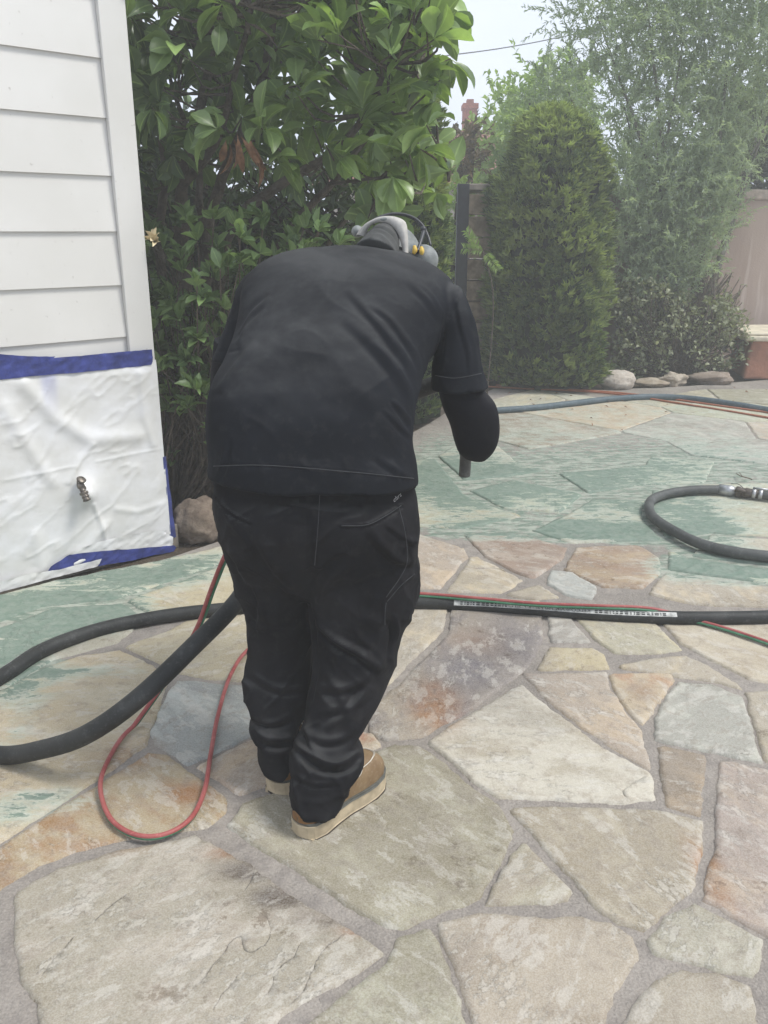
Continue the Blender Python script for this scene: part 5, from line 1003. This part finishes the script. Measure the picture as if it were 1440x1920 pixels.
    mb.tube([us(.165, .74), us(.16, .55), us(.15, .4), us(.14, .2)], .0009, 5, 16); mb.tube([us(.165, .74), us(.145, .78), us(.12, .8)], .0009, 5, 12); mb.tube([us(.20, .72), us(.185, .5), us(.15, .42), us(.11, .35)], .0009, 5, 16); mb.build('stitching', lace, sgm)
    mb = MB()
    for x in (.135, .15, .165): mb.tube([us(x, .85, .003), us(x + .006, 1.57, .007), us(x, 2.3, .003)], .0022, 6, 12)
    mb.tube([us(.150, .9, .004), us(.148, .70, .010), us(.142, .52, .006), us(.150, .60, .009), us(.155, .85, .005)], .0017, 6, 24); mb.build('laces', lace, sgm)
    return sgm
hR_ = G(559, 1576); tR_ = G(698, 1466); dR = (tR_ - hR_); dR /= np.linalg.norm(dR); boot(hR_, hR_ + dR * .325)
hL_ = G(516, 1496); boot(hL_, hL_ + np.array([.40, .92, 0]) / np.linalg.norm([.40, .92]) * .325)
# ================================================================ hoses
def rubber(name, ca, cb, rough=.6): 
    t = NT(name); p = t.pos(); n1 = t.noise(p, 9, 6); n2 = t.noise(p, 120, 4); c = t.mix(t.mr(n1, .35, .65), ca, cb); n4 = t.noise(p, 30, 6, .7); c = t.mix(t.mr(n2, .55, .75, 0, .35), c, tuple(x * 1.6 + .03 for x in cb)); c = t.mix(t.mr(n4, .52, .7, 0, .35), c, tuple(x * 1.5 + .06 for x in cb)); return t.fin(c, rough, t.bump(n2, .3, .001), 0, .35)
blackr = rubber('black_rubber', (.016, .017, .016), (.032, .033, .031)); greyr = rubber('dusty_rubber', (.055, .058, .055), (.085, .088, .083)); bluer = rubber('blue_grey_rubber', (.055, .085, .10), (.09, .12, .135)); redr = rubber('red_rubber', (.27, .055, .05), (.36, .10, .09), .5); greenr = rubber('green_rubber', (.03, .12, .06), (.06, .18, .10), .5); orr = rubber('orange_rubber', (.30, .09, .045), (.36, .14, .08)); stripe_m = simple('hose_stripe', (.45, .45, .42), .7, 60, .35)
inkm = simple('printing_ink', (.03, .03, .03), .8)
rH = .0265
path = [P(874, 842, 2.632), P(884, 765, 2.60), P(850, 715, 2.64), P(760, 742, 2.70), P(650, 790, 2.80), P(540, 900, 2.74), P(480, 1020, 2.50), P(455, 1112, 2.33), P(352, 1222, 2.15), P(250, 1317, 2.02), P(160, 1378, 2.0), P(80, 1405, 2.05), P(0, 1415, 2.12), G(-80, 1395, rH), G(-125, 1360, rH), G(-100, 1320, rH), G(-30, 1287, rH)]
path[12] = G(0, 1416, rH)
path += [G(x, y, rH) for x, y in ((20, 1258), (70, 1225), (140, 1195), (220, 1172), (330, 1152), (460, 1139), (560, 1132), (700, 1129), (790, 1130), (900, 1135), (1000, 1142), (1100, 1150), (1200, 1156), (1300, 1159), (1440, 1157), (1600, 1148), (1900, 1120))]
bh = empty('blast_hose', tuple(G(460, 1139)), 'thick black rubber blasting hose looping round the man and along the stones', 'hose')
HC_ = catmull(np.array(path), 520); mb = MB(); mb.tube(HC_, rH, 24); mb.build('tube', blackr, bh)
# printed stripe along the hose: maps (s, phi) onto the surface
Th, Nh, Bh = frames(HC_); cum = np.concatenate([[0], np.cumsum(np.linalg.norm(np.diff(HC_, axis=0), axis=1))])
def idx_px(px, py, lo=200): x, y, _ = proj(HC_); d = np.hypot(x - px, y - py); d[:lo] = 1e9; return cum[np.argmin(d)]
def surf(s_, ang, off=.0006):
    i = np.clip(np.searchsorted(cum, s_) - 1, 0, len(cum) - 2); f = (s_ - cum[i]) / (cum[i + 1] - cum[i] + 1e-9); c = HC_[i] * (1 - f) + HC_[i + 1] * f; T = Th[i]; upv = np.array([0, 0, 1.0]); upv -= T * upv.dot(T); upv /= np.linalg.norm(upv); sdv = np.cross(T, upv); return c + (upv * math.cos(ang) + sdv * math.sin(ang)) * (rH + off)
def stripe(sa, sb, aa, ab, texts, flip=False):
    m_ = int((sb - sa) / .012) + 2; A = np.array([[surf(s_, a_) for a_ in np.linspace(aa[0] * (1 - u) + aa[1] * u, ab[0] * (1 - u) + ab[1] * u, 5)] for s_, u in zip(np.linspace(sa, sb, m_), np.linspace(0, 1, m_))])
    mb = MB(); mb.grid(A); st_ = mb.build('printed_stripe', stripe_m, bh)
    for (txt, s0_, s1_, kind) in texts:
        if kind == 'blk':
            mb = MB(); x = s0_; rr = random.Random(int(s0_ * 1000))
            while x < s1_:
                w_ = rr.uniform(.004, .016); u = (x - sa) / (sb - sa); a0 = aa[0] * (1 - u) + aa[1] * u; a1 = ab[0] * (1 - u) + ab[1] * u; lo, hi = a0 + (a1 - a0) * .25, a0 + (a1 - a0) * .8
                mb.add([surf(x, lo, .0011), surf(x + w_, lo, .0011), surf(x + w_, hi, .0011), surf(x, hi, .0011)], [(0, 1, 2, 3), ]); x += w_ + rr.uniform(.004, .008)
            mb.build('printing', inkm, st_, sm=False)
        else:
            me = text_mesh(txt, 1.0); V = getco(me); V = (V - V.min(0)); V /= [V[:, 0].max(), V[:, 1].max(), 1]
            co = []
            for a_, b_, _ in V:
                x = s1_ + (s0_ - s1_) * a_; u = (x - sa) / (sb - sa); a0 = aa[0] * (1 - u) + aa[1] * u; a1 = ab[0] * (1 - u) + ab[1] * u; co.append(surf(x, a0 + (a1 - a0) * (.78 - .55 * b_), .0011))
            setco(me, np.array(co)); obj('printing', me, inkm, st_)
sA, sB = idx_px(850, 1133), idx_px(1265, 1158); q = lambda f: sA + (sB - sA) * f
stripe(sA, sB, (.55, .25), (1.35, 1.0), [('', q(.03), q(.25), 'blk'), ('KELCO® AIR 150 PSI 18-P 3-11', q(.27), q(.62), 'txt'), ('', q(.64), q(.95), 'blk')])
sA2, sB2 = idx_px(-60, 1300), idx_px(300, 1157); q = lambda f: sA2 + (sB2 - sA2) * f
stripe(sA2, sB2, (-.9, -1.2), (-.2, -.9), [('150 PSI 18-P', q(.05), q(.5), 'txt'), ('', q(.55), q(.95), 'blk')])
# nozzle in his right hand
nz_ = empty('blast_nozzle', tuple(P(874, 850, 2.63)), 'grey blasting nozzle tube pointing down below the man\'s right elbow', 'nozzle')
mb = MB(); a_, b_ = Vector(P(871, 892, 2.64)), Vector(P(874, 842, 2.632)); mb.lathe([(0, .012), (0, .0175), (.004, .0185), (.07, .0185), (.075, .022), (.10, .022)], a_, b_ - a_, 24); mb.build('nozzle_tube', greyr, nz_)
mb = MB(); mb.lathe([(.088, .0285), (.12, .0285), (.125, .027)], a_, b_ - a_, 24); mb.build('coupling', simple('nozzle_holder', (.05, .05, .05), .5), nz_)
# twin red and green line
tw = [P(640, 800, 2.79), P(520, 900, 2.70), P(460, 985, 2.58), P(425, 1035, 2.5), P(398, 1098, 2.5), P(372, 1170, 2.5), P(342, 1226, 2.46), P(300, 1292, 2.36), G(240, 1376, .012), G(203, 1435, .007), G(189, 1485, .007), G(208, 1543, .007), G(255, 1574, .007), G(310, 1573, .007), G(358, 1543, .007), G(384, 1490, .007), G(396, 1420, .007), G(410, 1345, .007), G(434, 1270, .007), G(470, 1221, .007), G(540, 1180, .02), G(640, 1140, .06), G(740, 1118, .064), G(785, 1113, .064), G(900, 1122, .064), G(1000, 1131, .064), G(1120, 1136, .064), G(1200, 1139, .064), G(1250, 1147, .045), G(1320, 1170, .014), G(1440, 1211, .007), G(1600, 1275, .007), G(1800, 1330, .007)]
th_ = empty('twin_hose', tuple(G(250, 1575)), 'thin paired red and green hose line in a low loop beside the black hose', 'hose'); C = catmull(np.array(tw), 420); T, N, B = frames(C)
up_ = np.tile([0, 0, 1.0], (len(C), 1)); up_ -= T * (up_ * T).sum(1)[:, None]; up_ /= np.linalg.norm(up_, axis=1)[:, None]; sd_ = np.cross(T, up_); C[:, 2] = np.maximum(C[:, 2], .021)
u = np.linspace(0, 1, len(C)); an = np.interp(u, [0, .3, .4, .55, .62, .7, 1], [R(160), R(170), R(165), R(200), R(200), R(140), R(100)])
off = sd_ * np.sin(an)[:, None] + up_ * np.cos(an)[:, None]
mb = MB(); mb.tube(C, .0066, 14); mb.build('red_line', redr, th_); mb = MB(); D2 = C + off * .0105; D2[:, 2] = np.maximum(D2[:, 2], .0175); mb.tube(D2, .0048, 14); mb.build('green_line', greenr, th_)
# curved air hose with coupling
ch = empty('coupled_hose', tuple(G(1212, 958)), 'curved grey-black hose with a metal claw coupling at the right edge', 'hose')
r2 = .026; zc = r2 + .012; C = catmull(np.array([G(x, y, zc) for x, y in ((1800, 1050), (1600, 1048), (1440, 1043), (1330, 1025), (1262, 995), (1222, 966), (1220, 940), (1250, 926), (1300, 919), (1352, 918))]), 120); mb = MB(); mb.tube(C, r2, 20); mb.build('tube', greyr, ch)
steel = simple('galvanised', (.42, .42, .42), .4, 50, .2, .3, .002, metal=.7, spec=.5); rust = simple('worn_iron', (.12, .10, .085), .6, 60, .4, .5, .002, metal=.5)
a_, b_ = Vector(G(1351, 918, zc)), Vector(G(1445, 930, zc)); ax_ = (b_ - a_).normalized(); Lc = (b_ - a_).length
mb = MB(); mb.lathe([(-.01, .027), (-.01, .031), (.045, .032), (.065, .030), (.068, .026), (.085, .022)], a_, ax_); mb.build('ferrule', steel, ch)
mb = MB(); mb.lathe([(.08, .022), (.085, .031), (.105, .032), (.11, .026), (.13, .026), (.135, .030), (.165, .026), (.22, .026)], a_, ax_)
sdv = ax_.cross(Vector((0, 0, 1))); 
for s_ in (1, -1): mb.tube([a_ + ax_ * .08 + (sdv * .028 + Vector((0, 0, .012))) * s_, a_ + ax_ * .10 + (sdv * .036 + Vector((0, 0, .022))) * s_, a_ + ax_ * .125 + (sdv * .034 + Vector((0, 0, .018))) * s_, a_ + ax_ * .135 + (sdv * .026 + Vector((0, 0, .010))) * s_], [.008, .010, .009, .007], 10, 10)
mb.build('claw_coupling', rust, ch)
mb = MB(); mb.lathe([(.17, .0275), (.17, .030), (.19, .030), (.19, .0275)], a_, ax_); mb.lathe([(.205, .0275), (.205, .030), (.225, .030), (.225, .0275)], a_, ax_); q0 = a_ + ax_ * .2 + Vector((0, 0, .034)); mb.tube([q0 + ax_ * x for x in (-.03, .05)], .006, 8); mb.build('clamp', steel, ch)
mb = MB(); mb.tube([a_ + ax_ * .05 + Vector((0, 0, .036)) - sdv * .02, a_ + ax_ * .09 + Vector((0, 0, .045)), a_ + ax_ * .12 + Vector((0, 0, .03)) + sdv * .01], .0022, 6, 12); mb.build('safety_wire', rust, ch)
mb = MB(); mb.tube([a_ + ax_ * .19, a_ + ax_ * .5, a_ + ax_ * 1.0], r2, 20, 12); mb.build('tube', greyr, ch)
# far hoses
mb = MB(); C = catmull(np.array([G(x, y, .03) for x, y in ((860, 779), (890, 774), (930, 770), (1000, 765), (1070, 757), (1150, 748), (1230, 744), (1310, 749), (1380, 759), (1460, 772), (1650, 800))]), 100); mb.tube(C, .028, 16); o_ = mb.build('blue_hose', bluer); tag(o_, 'faded blue-grey hose lying across the back of the patio', 'hose')
for (pts, lb) in ((((900, 724), (990, 729), (1100, 734), (1180, 742), (1260, 754), (1350, 768), (1460, 786), (1600, 806)), 'thin orange-red line passing under the blue-grey hose, nearer strand'), (((930, 722), (1040, 729), (1140, 735), (1230, 744), (1330, 758), (1440, 773), (1600, 792)), 'thin orange-red line behind the blue-grey hose, farther strand')):
    mb = MB(); mb.tube(catmull(np.array([G(x, y, .016) for x, y in pts]), 70), .009, 8); o_ = mb.build('thin_hose', orr); tag(o_, lb, 'hose')
# small litter
twm = simple('twig_brown', (.14, .10, .07), .9)
mb = MB(); mb.tube([G(1381, 888, .02), G(1390, 893, .035), G(1402, 896, .02), G(1410, 899, .02)], .003, 6, 10); mb.tube([G(1386, 886, .03), G(1392, 893, .03)], .002, 6); o_ = mb.build('twig', twm); tag(o_, 'curled brown twig on the stones above the hose coupling', 'twig')
rng = np.random.default_rng(8); pts = [(1168, 806)] + [(rng.uniform(950, 1440), rng.uniform(722, 800)) for _ in range(26)]
Pn = np.array([G(x, y, .018) for x, y in pts]); n = len(Pn); lf = leaves('leaf_litter', Pn, unit(n, rng) * [1, 1, .15], rng.uniform(.02, .04, n), rng.uniform(.005, .009, n), 'small', dead, None, None, .3, rng); tag(lf, 'scattered small dry leaves on the far stones', 'leaf litter', kind='stuff')
# ================================================================ blasting dust in the air
mb = MB(); mb.box((1, 14, 4.0), (34, 40, 10.2)); hz = mb.build('haze', None, sm=False); tag(hz, kind='stuff')
t = bpy.data.materials.new('haze'); t.use_nodes = True; t.node_tree.nodes.clear(); o_ = t.node_tree.nodes.new('ShaderNodeOutputMaterial'); v_ = t.node_tree.nodes.new('ShaderNodeVolumePrincipled')
v_.inputs['Density'].default_value = .0135; v_.inputs['Color'].default_value = (.97, .98, .97, 1); v_.inputs['Anisotropy'].default_value = .2; t.node_tree.links.new(v_.outputs[0], o_.inputs['Volume']); hz.data.materials.append(t)
